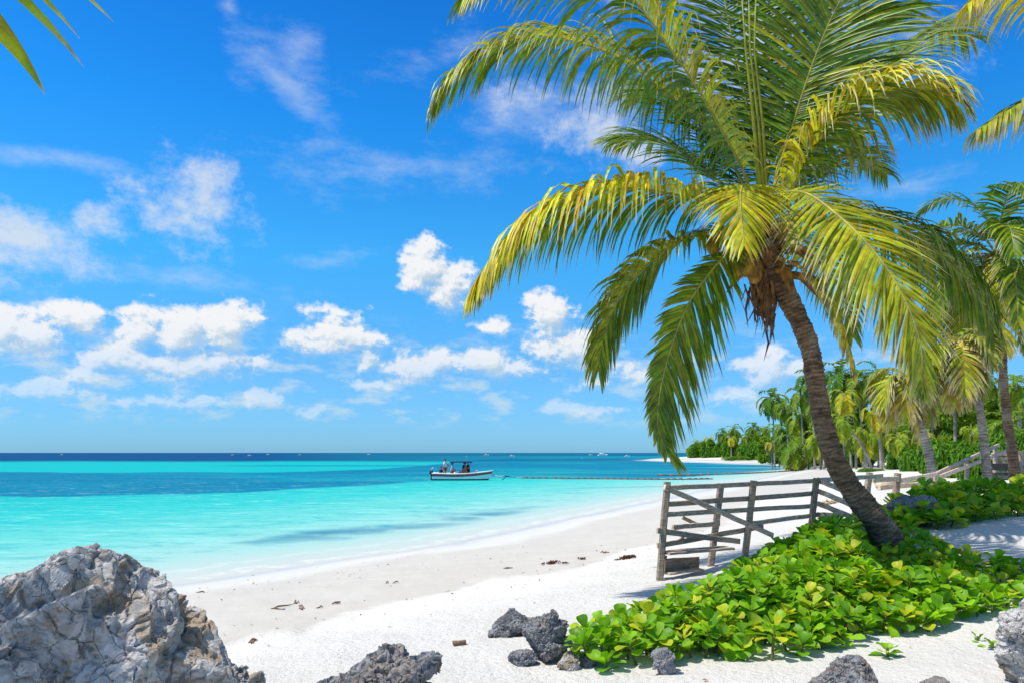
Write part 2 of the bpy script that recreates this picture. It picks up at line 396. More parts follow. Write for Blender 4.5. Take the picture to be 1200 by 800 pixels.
WISP = [(325, 90, 78, 26, 1, 35), (300, 70, 40, 40, .8, 0), (345, 75, 40, 40, .8, 0), (60, 185, 120, 14, .8, -2), (450, 200, 260, 34, .55, -4), (620, 130, 90, 40, .8, 0), (200, 325, 220, 18, .55, 4), (390, 305, 80, 14, .6, -12), (268, 6, 16, 22, .7, 0), (1070, 215, 90, 14, .5, 0), (560, 60, 160, 30, .4, -8)]
CUMG = blob_group('cumulus_places', CUM, .15); SOFTG = blob_group('soft_cloud_places', SOFT, .15); WISPG = blob_group('wisp_places', WISP, .1)
D = N(nt, 'TexCoord').outputs['Generated']; sp = N(nt, 'SeparateXYZ', {0: D})
az = math_(nt, 'MULTIPLY', math_(nt, 'ARCTAN2', sp.outputs[0], sp.outputs[1]), F)
el = math_(nt, 'MULTIPLY', math_(nt, 'ARCSINE', sp.outputs[2]), F)
PV = N(nt, 'CombineXYZ', {0: az, 1: el, 2: 0.0}).outputs[0]
def cloud_density(g, off, amp, scale, detail=9, squash=1.25, rough=.62, warp=.5):
    p = N(nt, 'VectorMath', {0: PV, 1: off}, operation='ADD').outputs[0]
    gn = nt.nodes.new('ShaderNodeGroup'); gn.node_tree = g; nt.links.new(p, gn.inputs[0])
    q = N(nt, 'VectorMath', {0: p, 1: (1, squash, 1)}, operation='MULTIPLY').outputs[0]
    nz = noise(nt, q, scale, detail, rough, 0.0, '2D')
    return math_(nt, 'ADD', gn.outputs[0], math_(nt, 'MULTIPLY', math_(nt, 'SUBTRACT', nz, .5), amp)), nz
c0, nz0 = cloud_density(CUMG, (0, 0, 0), 1.75, .026)
c1, _ = cloud_density(CUMG, (-7, 13, 0), 1.75, .026, 5)
s0, _ = cloud_density(SOFTG, (0, 0, 0), 2.1, .020, 10, 1.3, .66, .8)
w0, _ = cloud_density(WISPG, (0, 0, 0), 1.5, .012, 8, 2.4, .65, 1.2)
c2, _ = cloud_density(CUMG, (-3, 5, 0), 1.75, .026, 8)
lit = math_(nt, 'ADD', math_(nt, 'MULTIPLY', maprange(nt, math_(nt, 'SUBTRACT', c0, c1), -.34, .30, 0, 1), .6), math_(nt, 'MULTIPLY', maprange(nt, math_(nt, 'SUBTRACT', c0, c2), -.14, .14, 0, 1), .4))
aC = math_(nt, 'MULTIPLY', maprange(nt, c0, -.04, math_(nt, 'SUBTRACT', .95, math_(nt, 'MULTIPLY', lit, .55))), .95)
aS = math_(nt, 'MULTIPLY', maprange(nt, s0, .1, 1.15), .8)
aW = math_(nt, 'MULTIPLY', maprange(nt, w0, .1, 1.1), .42)
# low distant cumulus haze above the horizon
hz = noise(nt, N(nt, 'VectorMath', {0: PV, 1: (1, 2.6, 1)}, operation='MULTIPLY').outputs[0], .017, 9, .6, 0.0, '2D')
aH = math_(nt, 'MULTIPLY', math_(nt, 'MULTIPLY', maprange(nt, hz, .47, .72), math_(nt, 'MULTIPLY', maprange(nt, el, 22, 50), maprange(nt, el, 90, 170, 1, 0))), .62)
skyc = sky.outputs[0]
# sky colour: deepen the Nishita blue as the polarised photograph shows it
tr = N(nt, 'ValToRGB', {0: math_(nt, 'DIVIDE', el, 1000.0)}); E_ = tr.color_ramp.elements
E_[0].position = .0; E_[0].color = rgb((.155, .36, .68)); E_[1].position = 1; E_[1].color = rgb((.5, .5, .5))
for q, cc in ((.10, (.175, .41, .62)), (.22, (.12, .55, .76)), (.36, (.052, .485, .84)), (.50, (.034, .375, .77)), (.58, (.05, .38, .74)), (.75, (.5, .5, .5))):  # tint turns neutral above the view for less blue fill
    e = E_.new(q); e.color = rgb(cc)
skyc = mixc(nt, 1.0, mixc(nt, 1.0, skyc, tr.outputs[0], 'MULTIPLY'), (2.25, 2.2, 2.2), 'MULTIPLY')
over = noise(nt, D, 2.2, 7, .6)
skyc = mixc(nt, math_(nt, 'MULTIPLY', maprange(nt, over, .45, .65), maprange(nt, el, 600, 800)), skyc, (6.5, 6.8, 7.0))  # pale cloud cover added overhead, out of view, to whiten the fill light
K = 7.9
cw = mixc(nt, lit, (.56 * K, .71 * K, .83 * K), (1.04 * K, 1.04 * K, 1.04 * K))
res = mixc(nt, aW, skyc, (.80 * K, .88 * K, .95 * K))
res = mixc(nt, aH, res, (.70 * K, .84 * K, .90 * K))
res = mixc(nt, aS, res, (.82 * K, .88 * K, .94 * K))
haze = maprange(nt, el, 20, 150, .3, 1)
res = mixc(nt, math_(nt, 'MULTIPLY', aC, haze), res, cw)
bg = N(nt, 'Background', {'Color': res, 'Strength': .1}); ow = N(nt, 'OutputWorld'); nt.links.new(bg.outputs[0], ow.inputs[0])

sl = bpy.data.lights.new('sun', 'SUN'); sl.energy = 4.25; sl.angle = math.radians(.5); sl.color = (1, .965, .90)
so = bpy.data.objects.new('sun', sl); C.objects.link(so); so.rotation_euler = SUN.to_track_quat('Z', 'Y').to_euler(); so.location = (-20, 0, 30)

cam = bpy.data.cameras.new('camera'); co = bpy.data.objects.new('camera', cam); C.objects.link(co); scene.camera = co
co.location = (0, 0, EYE); co.rotation_euler = (PI / 2, 0, 0)
cam.sensor_fit = 'HORIZONTAL'; cam.sensor_width = 36; cam.lens = 36 * F / 1200; cam.shift_y = (HY - 400) / 1200; cam.clip_end = 90000; cam.clip_start = .05
vs = scene.view_settings; vs.view_transform = 'Standard'; vs.look = 'None'; vs.exposure = 0.2; vs.gamma = 1
scene.cycles.max_bounces = 8; scene.cycles.transparent_max_bounces = 12
try: scene.cycles.use_denoising = True
except Exception: pass

# ------------------------------------------------------------------ palms
GREEN, GREEN2, YEL, GOLD, DRY = (.022, .085, .006), (.095, .235, .010), (.72, .66, .022), (.66, .42, .025), (.50, .40, .28)
def smooth_path(pts, n):
    P = np.array(catmull([tuple(p) for p in pts], 12)); s = np.concatenate([[0], np.cumsum(np.linalg.norm(np.diff(P, axis=0), axis=1))])
    t = np.linspace(0, s[-1], n); return np.stack([np.interp(t, s, P[:, k]) for k in range(3)], 1), s[-1]
WK = 1.55
def frond(mb, pts, L=.9, W=.027, n=80, lift=.35, droop=.9, yel=.2, seg=6, rng=R, twist=0.0, twist2=None, dry=0.07, side=None, start=.13, ang=(80, 26), rad=.022, sidescale=(1, 1), green=GREEN, fold=True, gloss=1, stemcol=(.30, .30, .04), yside=None):
    if fold: n = int(n * 1.3)
    P, total = smooth_path(pts, 40)
    T = np.gradient(P, axis=0); T /= np.linalg.norm(T, axis=1)[:, None]
    h = Vector(P[-1] - P[0]); h.z = 0
    if h.length < 1e-3: h = Vector((1, 0, 0))
    S0 = Vector(side) if side is not None else h.normalized().cross(Vector((0, 0, 1)))
    tube(mb, [Vector(p) for p in P], [rad * (1 - .86 * (i / 39) ** .8) for i in range(40)], 6, cols=[lerp3(stemcol, (.42, .40, .14), i / 39) for i in range(40)])
    tw2 = twist if twist2 is None else twist2
    for i in range(n):
        for sd in (0, 1):
            t = start + (1 - start) * (i + .5 * sd + rng.uniform(-.25, .25)) / n
            t = min(max(t, start), .999); x = t * 39; k = min(int(x), 38); fr = x - k
            p = Vector(P[k] * (1 - fr) + P[k + 1] * fr); tv = Vector(T[k] * (1 - fr) + T[k + 1] * fr).normalized()
            s = (S0 - tv * S0.dot(tv)).normalized(); tw = twist + (tw2 - twist) * t
            s = Matrix.Rotation(tw, 3, tv) @ s; nrm = s.cross(tv)
            sg = 1 if sd else -1
            a = math.radians(ang[0] + (ang[1] - ang[0]) * t ** 1.2 + rng.gauss(0, 4.5)); lf = lift + rng.gauss(0, .12)
            if rng.random() < .03: continue
            dv = (s * sg * math.cos(lf) + nrm * math.sin(lf)) * math.sin(a) + tv * math.cos(a)
            prof = min(1, .45 + 2.2 * (t - start)) * (1 if t < .55 else 1 - .62 * ((t - .55) / .45) ** 1.5)
            ln = L * prof * rng.uniform(.88, 1.07) * sidescale[sd]; wd = W * WK * (.75 + .35 * prof) * rng.uniform(.85, 1.1)
            dr = droop * rng.uniform(.75, 1.25)
            kink = rng.random() < .07
            yy = yel if yside is None else yside[sd]
            ym = min(1, max(0, yy + rng.gauss(0, .16) + .12 * (t - .5)))
            base = lerp3(lerp3(green, GREEN2, rng.random()), YEL if rng.random() < .7 else GOLD, ym)
            tipdry = dry * rng.uniform(.3, 1.6)
            vs = []; cs = []; fs = []; q = p.copy(); dd = dv.normalized()
            for j in range(seg + 1):
                u = j / seg
                wv = (tv - dd * tv.dot(dd)); wv = wv.normalized() if wv.length > 1e-3 else s
                up = wv.cross(dd)
                if up.dot(nrm) < 0: up = -up
                ww = wd * (.55 + 1.6 * u if u < .28 else 1.0 * (1 - ((u - .28) / .72) ** 1.7)) * .5
                ww = max(ww, .0008)
                cc = base
                if u > 1 - tipdry: cc = lerp3(base, DRY, min(1, (u - 1 + tipdry) / max(tipdry, .05)) * .95)
                elif yy < .6 and u > .55: cc = lerp3(base, GREEN2, .35)
                if fold:
                    vs += [q + wv * ww + up * ww * .45, q, q - wv * ww + up * ww * .45]; cs += [cc, lerp3(cc, YEL, .12), cc]
                else:
                    vs += [q + wv * ww, q - wv * ww]; cs += [cc, cc]
                if j:
                    m = 3 if fold else 2; b = (j - 1) * m
                    for e in range(m - 1): fs.append((b + e, b + e + 1, b + m + e + 1, b + m + e))
                g = dr * (2.2 if kink and u > .4 else 1) / seg
                dd = (dd + Vector((0, 0, -1)) * g * (.35 + 1.3 * u)).normalized()
                q = q + dd * (ln / seg)
            mb.add(vs, fs, cols=cs)

def trunk_mesh(mb, pts, widths, ring=.045, amp=.012, n=20, seed=0, flare=True):
    P, total = smooth_path([tuple(p) + (r,) if False else tuple(p) for p in pts], 8)
    k = max(30, int(total / ring * 4)); P, total = smooth_path(pts, k)
    cw = np.interp(np.linspace(0, 1, k), np.linspace(0, 1, len(widths)), widths) / 2
    rng = random.Random(seed); s = None; vs = []; fs = []; cs = []
    ph = 0
    for i in range(k):
        d = Vector(P[min(i + 1, k - 1)] - P[max(i - 1, 0)]).normalized()
        if s is None: s, u = frame(d)
        else: s = (s - d * s.dot(d)).normalized(); u = s.cross(d)
        ph += 1 / 4 * rng.uniform(.6, 1.4)
        saw = (ph % 1.0)
        for j in range(n):
            a = 2 * PI * j / n
            rr = cw[i] * (1 + .05 * math.sin(2 * a + i * .021) + .04 * math.sin(i * .07 + a)) + amp * (saw - .5) * (1 + .8 * math.sin(a * 2 + i * .4)) + amp * .8 * math.sin(3 * a + i * .13) * math.sin(i * .31 + a) + rng.gauss(0, amp * .22)
            vs.append(Vector(P[i]) + (s * math.cos(a) + u * math.sin(a)) * rr); g = .62 + .5 * saw + rng.gauss(0, .06); cs.append((g, g * .99, g * .97))
        if i:
            b = (i - 1) * n
            for j in range(n): fs.append((b + j, b + (j + 1) % n, b + n + (j + 1) % n, b + n + j))
    fs.append(tuple(range(len(vs) - n, len(vs))))
    mb.add(vs, fs, cols=cs)

# ---- the leaning palm in front
PY = 9.5
tr_px = [(1078, 672), (1050, 642), (1022, 605), (995, 568), (975, 530), (963, 490), (957, 450), (950, 412), (939, 382), (925, 352), (908, 318), (893, 285)]
tr_w = [50, 44, 37, 31, 27, 25, 24, 24, 25, 28, 34, 32]
palm = thing('palm_tree', 'tall leaning coconut palm with curved brown trunk rising from the green leaf bed', 'palm tree', pix(1050, 642, PY))
mb = MB(); trunk_mesh(mb, [pix(x, y, PY) for x, y in tr_px], [v * .86 * PY / F for v in tr_w], .05, .011, 28, 3); mb.build('trunk', M_BARK, palm)
def fr(pts, **kw):                                   # rachis given as photo point + distance offset from the crown
    seed = kw.pop('seed', 1); m = MB()
    frond(m, [pix(x, y, PY + dy) for x, y, dy in pts], rng=random.Random(seed), **kw)
    return m.build('frond', M_PALM, palm)
# left, arching
fr([(884, 262, 0), (855, 241, -.15), (796, 229, -.4), (734, 221, -.6), (672, 231, -.75), (625, 256, -.8), (592, 286, -.85), (560, 330, -.85)], L=1.3, n=104, lift=.28, droop=2.6, yel=.1, yside=(.80, .02), seed=11, twist=.1)
# long upper left
fr([(886, 250, .1), (860, 195, .25), (822, 145, .4), (774, 103, .55), (716, 64, .65), (642, 43, .7), (590, 52, .7), (535, 86, .65), (512, 118, .6)], L=1.25, n=112, lift=.25, droop=1.9, yel=.1, yside=(.45, .0), seed=12, twist=-.1)
# upper left passing over the top edge
fr([(888, 255, -.1), (874, 208, -.2), (850, 160, -.35), (816, 102, -.55), (777, 45, -.75), (735, -8, -.95), (680, -38, -1.1), (615, -45, -1.2), (560, -18, -1.25)], L=1.45, n=112, lift=.2, droop=1.7, yel=.3, yside=(.7, .04), seed=13, twist=-.35, stemcol=(.40, .34, .05))
# upright ones
fr([(890, 255, .1), (887, 205, .15), (877, 135, .3), (861, 61, .5), (838, -40, .9), (800, -130, 1.5), (740, -190, 2.1)], L=1.4, n=100, lift=.15, droop=.75, yel=.0, seed=14, side=(1, .15, 0), dry=.05)
fr([(894, 255, .0), (900, 200, .1), (903, 135, .3), (903, 50, .7), (900, -50, 1.2), (900, -140, 2.1)], L=1.4, n=100, lift=.15, droop=.7, yel=.0, seed=15, side=(1, 0, 0), dry=.05)
fr([(897, 255, -.1), (911, 205, -.1), (928, 150, -.15), (958, 60, -.3), (992, -12, -.5), (1040, -75, -.8), (1110, -120, -1.1)], L=1.45, n=108, lift=.12, droop=.7, yel=.06, seed=16, side=(.85, -.5, 0), dry=.08, stemcol=(.42, .36, .05))
fr([(896, 250, .3), (918, 190, .7), (945, 130, 1.2), (975, 80, 1.8), (1005, 40, 2.4), (1060, 15, 3.0)], L=1.3, n=90, lift=.2, droop=.8, yel=.0, seed=17, dry=.05)
fr([(885, 250, .35), (862, 200, .8), (835, 150, 1.4), (806, 118, 2.0), (770, 105, 2.6), (735, 115, 3.1)], L=1.35, n=95, lift=.2, droop=.9, yel=.0, seed=18, dry=.05)
fr([(882, 258, .4), (850, 222, .9), (808, 185, 1.4), (765, 165, 1.9), (720, 165, 2.3)], L=1.15, n=85, lift=.2, droop=1.0, yel=.0, seed=28, dry=.08)
# upper right, going back
fr([(899, 256, .1), (932, 214, .35), (964, 172, .65), (1000, 122, 1.0), (1032, 88, 1.3), (1068, 50, 1.6), (1105, 36, 1.9), (1140, 45, 2.1)], L=1.3, n=95, lift=.25, droop=1.5, yel=.06, seed=19, dry=.12)
# right, yellow
fr([(900, 260, -.1), (930, 217, -.2), (962, 165, -.35), (1003, 127, -.5), (1045, 107, -.65), (1087, 105, -.75), (1115, 118, -.8)], L=1.15, n=92, lift=.35, droop=2.2, yel=.3, yside=(.15, .65), seed=20, dry=.28, twist=-.2)
# front frond falling to the right towards us, blade to the camera
fr([(893, 258, -.15), (905, 232, -.5), (942, 226, -1.0), (988, 258, -1.5), (1030, 302, -1.85), (1062, 355, -2.05), (1079, 405, -2.15), (1080, 440, -2.2)], L=.95, n=92, lift=.12, droop=.62, yel=.42, seed=21, side=(.76, .48, .36), twist=.15, dry=.34, stemcol=(.5, .44, .04), rad=.026)
# short front frond coming straight at us
fr([(890, 256, -.2), (878, 222, -.7), (870, 218, -1.2), (868, 240, -1.7), (872, 285, -2.0)], L=.72, n=60, lift=.1, droop=.75, yel=.6, seed=22, side=(1, .1, 0), dry=.1, stemcol=(.5, .44, .04))
# right, behind the front frond
fr([(900, 262, .1), (950, 245, .15), (1009, 252, .2), (1065, 272, .2), (1107, 302, .15), (1145, 345, .05), (1163, 385, 0)], L=1.05, n=98, lift=.3, droop=2.4, yel=.12, seed=23, dry=.16)
# lower left, two hanging
fr([(884, 268, -.1), (834, 271, -.3), (786, 289, -.45), (748, 322, -.55), (720, 360, -.6), (705, 404, -.65), (702, 432, -.65)], L=.85, n=88, lift=.15, droop=1.7, yel=.2, yside=(.35, .05), seed=24, side=(.75, .55, .35), dry=.15)
fr([(886, 275, -.2), (860, 290, -.45), (838, 312, -.6), (808, 354, -.75), (786, 408, -.85), (773, 462, -.9), (771, 500, -.92), (782, 530, -.95)], L=.92, n=95, lift=.05, droop=.55, yel=.12, seed=25, side=(1, .3, .55), dry=.2, sidescale=(.45, 1.05), stemcol=(.45, .42, .05), ang=(64, 22))
# behind right, low dark
fr([(898, 262, .4), (935, 225, .9), (975, 190, 1.4), (1010, 185, 1.9), (1040, 205, 2.2)], L=.9, n=70, lift=.3, droop=1.4, yel=.04, seed=26, dry=.1)
fr([(897, 268, .3), (930, 275, .9), (960, 300, 1.4), (985, 345, 1.8), (1000, 395, 2.0)], L=.8, n=60, lift=.2, droop=1.4, yel=.15, seed=27, dry=.3)
# spear leaf
m = MB()
for k in range(3):
    tube(m, [pix(893 + k * 3, 255, PY - .2), pix(884 + k * 5, 150, PY - .25), pix(874 + k * 5, 60, PY - .3), pix(868 + k * 9, -20, PY - .35)], [.028, .022, .015, .004], 6, (.33, .34, .04))
m.build('spear_leaf', M_PALM, palm)
# brown boots (old leaf bases), spathes and fibre under the crown
rr = random.Random(5); m = MB()
for k in range(26):
    a = rr.uniform(0, 2 * PI); b = pix(903 - 10 * rr.random(), rr.uniform(268, 330), PY) + Vector((math.cos(a) * .13, math.sin(a) * .13, 0))
    o_ = Vector((math.cos(a), math.sin(a), rr.uniform(.2, .9))).normalized(); ln = rr.uniform(.22, .42)
    c1 = lerp3((.30, .15, .055), (.42, .26, .09), rr.random())
    tube(m, [b - o_ * .08, b + o_ * ln * .35, b + o_ * ln * .7 + Vector((0, 0, .05)), b + o_ * ln], [.06, .055, .04, .012], 7, cols=[lerp3(c1, (.12, .06, .03), .6), c1, c1, lerp3(c1, DRY, .4)])
m.build('leaf_sheath', M_DRY, palm)
for k in range(11):
    m = MB(); a = rr.uniform(PI * .75, PI * 2.05); b = pix(898 + 18 * math.cos(a), rr.uniform(285, 325), PY) + Vector((0, -.1, 0))
    o_ = Vector((math.cos(a) * .9, math.sin(a) * .5 - .1, rr.uniform(-.55, .15))); ln = rr.uniform(.3, .55); q = b + o_ * ln * .55
    c1 = lerp3((.46, .24, .05), (.35, .17, .055), rr.random())
    tube(m, [b, b + o_ * ln * .3, q, q + o_ * .5 * ln + Vector((0, 0, -.22))], [.02, .045, .05, .006], 8, cols=[c1, c1, c1, lerp3(c1, (.2, .1, .05), .6)])
    m.build('flower_spathe', M_DRY, palm)
for (x, y) in ((868, 300), (876, 312), (862, 314), (884, 322), (836, 288)):
    m = MB(); c_ = pix(x, y, PY - .32); vs_ = []; fs_ = []
    for i in range(9):
        for j in range(12):
            th = PI * i / 8; ph = 2 * PI * j / 12; tri = 1 + .08 * math.cos(3 * ph)
            vs_.append(c_ + Vector((math.sin(th) * math.cos(ph) * .085 * tri, math.sin(th) * math.sin(ph) * .085 * tri, math.cos(th) * .115)))
    for i in range(8):
        for j in range(12): fs_.append((i * 12 + j, i * 12 + (j + 1) % 12, i * 12 + 12 + (j + 1) % 12, i * 12 + 12 + j))
    m.add(vs_, fs_, (.42, .22, .045)); m.build('coconut', M_DRY, palm)
m = MB()
for k in range(95):
    b = pix(rr.gauss(893, 9), rr.gauss(350, 12), PY + rr.uniform(-.3, .15)); c1 = lerp3((.13, .06, .035), (.26, .14, .08), rr.random())
    ln = rr.uniform(.2, .55); sw = Vector((rr.gauss(.06, .12), rr.gauss(0, .1), -1)) * ln; wv = Vector((rr.uniform(.5, 1), rr.uniform(-.5, .5), rr.uniform(-.3, .3))) * rr.uniform(.008, .03)
    p0 = b - sw * .35; p1 = b + sw * .2 + Vector((rr.gauss(0, .04), 0, 0)); p2 = b + sw * .65
    m.add([p0 - wv, p0 + wv, p1 + wv, p1 - wv, p2 + wv * .1, p2 - wv * .1], [(0, 1, 2, 3), (3, 2, 4, 5)], c1)
for k in range(12): tube(m, [pix(899, 330, PY), pix(895 - k % 4 * 3, 345, PY - .15), pix(890 + k, 360 + 2 * k, PY - .1)], .006, 5, (.16, .08, .04))
m.build('fibre_skirt', M_DRY, palm)
m = MB(); frond(m, [pix(905, 300, PY - .1), pix(945, 318, PY - .5), pix(975, 352, PY - .7), pix(992, 398, PY - .75), pix(1003, 440, PY - .75)], L=.34, W=.03, n=34, lift=-.2, droop=2.6, yel=.9, dry=1.0, rng=random.Random(6), green=(.3, .17, .06), stemcol=(.40, .22, .06), rad=.03, start=.3)
m.build('dead_frond', M_DRY, palm)

# ---- generic palms
def crown_fronds(c, n, length, rng, el=(75, -50), L=.6, W=.04, nl=26, seg=3, yel=(.05, .4), dry=.2, green=GREEN, az0=None, fold=False, droop=1.2, bend=1.0):
    out_ = []
    for i in range(n):
        u = (i + .5) / n; az = i * 2.39996 + rng.gauss(0, .15) if az0 is None else az0[i]
        e = math.radians(el[0] + (el[1] - el[0]) * u + rng.gauss(0, 7)); ln = length * rng.uniform(.85, 1.1)
        pts = [Vector(c)]; a = e; K = 7
        for k in range(K):
            pts.append(pts[-1] + Vector((math.cos(a) * math.cos(az), math.cos(a) * math.sin(az), math.sin(a))) * (ln / K))
            a -= bend * (.16 + .24 * math.cos(a)) * (1.0 if a > -1.2 else .1)
        out_.append((pts, dict(L=L * rng.uniform(.9, 1.1), W=W, n=nl, lift=.3, droop=droop, yel=yel[0] + (yel[1] - yel[0]) * u ** 1.5 + rng.gauss(0, .06), seg=seg, dry=dry * (.4 + u), green=green, fold=fold, rad=.028 * length / 3, start=.16)))
    return out_
def near_palm(label, base, mid, crown, wid, n, length, seed, bark, group=None, dead=0, trunkpts=None, **kw):
    rng = random.Random(seed); t = thing('palm_tree', label, 'palm tree', base, group)
    m = MB(); pts = trunkpts or [base - Vector((0, 0, .3)), base.lerp(mid, .5) + Vector((0, 0, 0)), mid, mid.lerp(crown, .5), crown]
    trunk_mesh(m, pts, [wid * 1.3, wid * 1.08, wid, wid * .95, wid * .95], .07, .012, 14, seed); m.build('trunk', bark, t)
    for pts, k in crown_fronds(crown, n, length, rng, **kw):
        m = MB(); frond(m, pts, rng=rng, **k); m.build('frond', M_PALM, t)
    for i in range(dead):
        az = rng.uniform(0, 2 * PI); h_ = Vector((math.cos(az), math.sin(az), 0)); l_ = length * rng.uniform(.4, .6)
        m = MB(); frond(m, [crown, crown + h_ * .28 + Vector((0, 0, .0)), crown + h_ * .4 - Vector((0, 0, l_ * .5)), crown + h_ * .38 - Vector((0, 0, l_))], L=.4, W=.045, n=30, lift=-.1, droop=2.0, yel=.9, dry=1.0, seg=3, rng=rng, green=(.33, .22, .12), stemcol=(.35, .22, .1), fold=False)
        m.build('dead_frond', M_DRY, t)
    return t
G0 = 'palms standing behind the beach fence'
b = hit(1098, 577); Y = b.y
near_palm('palm with slim grey trunk standing just behind the second fence post run', b, pix(1084, 515, Y), pix(1062, 440, Y), 9.5 * Y / F, 11, 62 * Y / F, 31, M_BARK_GREY, G0, 6, yel=(.35, .75), dry=.7, L=30 * Y / F, W=.035, nl=40, el=(60, -65), seg=4, bend=1.2)
b = hit(1160, 566); Y = 19
b = pix(1160, 566, Y); b.z = gz1(b.x, b.y)
near_palm('palm with crooked grey trunk and a skirt of dry fronds, left of the dark trunk', b, pix(1148, 480, Y), pix(1122, 402, Y), 8.5 * Y / F, 14, 74 * Y / F, 32, M_BARK_GREY, G0, 5, yel=(.35, .85), dry=.8, L=34 * Y / F, W=.035, nl=40, el=(60, -75), seg=4, bend=1.2)
b = pix(1192, 560, 21); b.z = gz1(b.x, b.y)
near_palm('tallest palm at the right edge with dark trunk and full green crown', b, pix(1178, 470, 21), pix(1168, 300, 21), 9.5 * 21 / F, 28, 142 * 21 / F, 33, M_BARK, G0, 6, yel=(.0, .55), dry=.3, L=42 * 21 / F, W=.04, nl=54, el=(88, -60), seg=4)
b = hit(1141, 544)
near_palm('thin pale curved palm trunk leaning behind the sloping handrail', b, pix(1124, 507, b.y), pix(1113, 476, b.y), 5.5 * b.y / F, 13, 55 * b.y / F, 34, M_BARK_GREY, G0, 5, yel=(.3, .7), dry=.6, L=24 * b.y / F, W=.07, nl=24, el=(60, -70))
# palm out of frame on the right whose fronds reach in
c_ = Vector((7.3, 8.3, 6.45)); t = thing('palm_tree', 'palm outside the right edge, only its yellowing frond ends hang into view', 'palm tree', (7.9, 8.4, gz1(7.9, 8.4)))
m = MB(); trunk_mesh(m, [Vector((7.95, 8.4, 1.1)), Vector((7.8, 8.4, 3)), Vector((7.5, 8.35, 5)), c_], [.42, .3, .28, .3], .06, .012, 16, 8); m.build('trunk', M_BARK, t)
rg = random.Random(44)
for pts, kw in (([c_, pix(1290, 0, 8.2), pix(1225, -28, 8.0), pix(1170, -22, 7.9), pix(1135, 5, 7.8)], dict(yel=.8, dry=.35, L=.85, lift=.15)),
                ([c_, pix(1285, 100, 8.1), pix(1230, 108, 7.9), pix(1185, 128, 7.8), pix(1148, 152, 7.7)], dict(yel=.3, dry=.55, L=.8, lift=.25))):
    m = MB(); frond(m, pts, n=60, W=.03, droop=2.2, rng=rg, **kw); m.build('frond', M_PALM, t)
for pts, k in crown_fronds(c_, 9, 3.0, rg, L=.8, W=.03, nl=50, seg=4, az0=[-.9, -.4, 0, .4, .8, -1.2, .2, -.2, 1.1], el=(80, -30)):
    m = MB(); frond(m, pts, rng=rg, **k); m.build('frond', M_PALM, t)
# palm out of frame on the left
c_ = Vector((-4.2, 2.6, 5.9)); t = thing('palm_tree', 'palm outside the left edge, only a few leaf tips hang into the top corner', 'palm tree', (-5.2, 2.2, gz1(-5.2, 2.2)))
m = MB(); trunk_mesh(m, [Vector((-5.25, 2.2, .6)), Vector((-5.1, 2.2, 2.5)), Vector((-4.6, 2.4, 4.5)), c_], [.42, .3, .28, .3], .06, .012, 16, 9); m.build('trunk', M_BARK, t)
rg = random.Random(45)
m = MB(); frond(m, [c_, Vector((-3.7, 2.9, 6.0)), Vector((-3.0, 3.2, 5.55)), Vector((-2.55, 3.42, 4.95)), Vector((-2.42, 3.5, 4.45))], n=14, W=.034, L=1.05, droop=.5, yel=.45, dry=.25, rng=rg, lift=.0, ang=(60, 30), side=(.8, .5, .3)); m.build('frond', M_PALM, t)
for pts, k in crown_fronds(c_, 5, 2.6, rg, L=.8, W=.03, nl=50, seg=4, az0=[2.6, 3.4, 4.2, 3.0, 5.0], el=(60, -20)):
    m = MB(); frond(m, pts, rng=rg, **k); m.build('frond', M_PALM, t)

# ---- far palms: six crown meshes shared
def crown_mesh(seed, n, **kw):
    rng = random.Random(seed); m = MB()
    for pts, k in crown_fronds((0, 0, 0), n, 3.0, rng, L=.95, W=.11, nl=17, seg=3, **kw): frond(m, pts, rng=rng, **k)
    o = m.build('crown', M_FAR); me = o.data; bpy.data.objects.remove(o); return me
G_FRESH = (.12, .26, .016)
CROWNS = {'green': [crown_mesh(1, 19, yel=(.0, .35), dry=.1, green=G_FRESH), crown_mesh(2, 17, yel=(.05, .4), dry=.1, green=G_FRESH, el=(80, -60))],
          'dark': [crown_mesh(3, 19, yel=(0, .15), dry=.05, green=(.06, .16, .014))],
          'light': [crown_mesh(4, 16, yel=(.15, .55), dry=.2, green=(.22, .39, .02), el=(70, -70), bend=1.2)],
          'yellow': [crown_mesh(5, 15, yel=(.55, .95), dry=.35, green=(.32, .40, .02), el=(60, -80), bend=1.3)],
          'dry': [crown_mesh(6, 15, yel=(.5, .8), dry=.95, green=(.25, .19, .08), el=(45, -85), bend=1.4)]}
rf = random.Random(12)
WHERE = {}
def far_palm(px, py, Y, bx, size, kind, label):
    X = (bx - HX) / F * Y; bz = gz1(X, Y); base = Vector((X, Y, bz)); c = pix(px, py, Y)
    t = thing('palm_tree', label, 'palm tree', base, 'palms of the wood along the bay')
    m = MB(); mid = base.lerp(c, .5) + Vector(((c.x - base.x) * -.15, 0, 0)); wd = .2
    pts = smooth_path([base - Vector((0, 0, .4)), mid, c], 8)[0]
    tube(m, [Vector(p) for p in pts], [wd * (.75 if i else 1) * (1 - .03 * i) for i in range(8)], 8, (1, 1, 1)); m.build('trunk', M_BARK_GREY, t)
    o = bpy.data.objects.new('crown', rf.choice(CROWNS[kind])); C.objects.link(o); o.parent = t
    o.location = c - base; s = size * Y / F / 3.0; o.scale = (s, s, s); o.rotation_euler = (rf.gauss(0, .1), rf.gauss(0, .1), rf.uniform(0, 6.28))
    return t
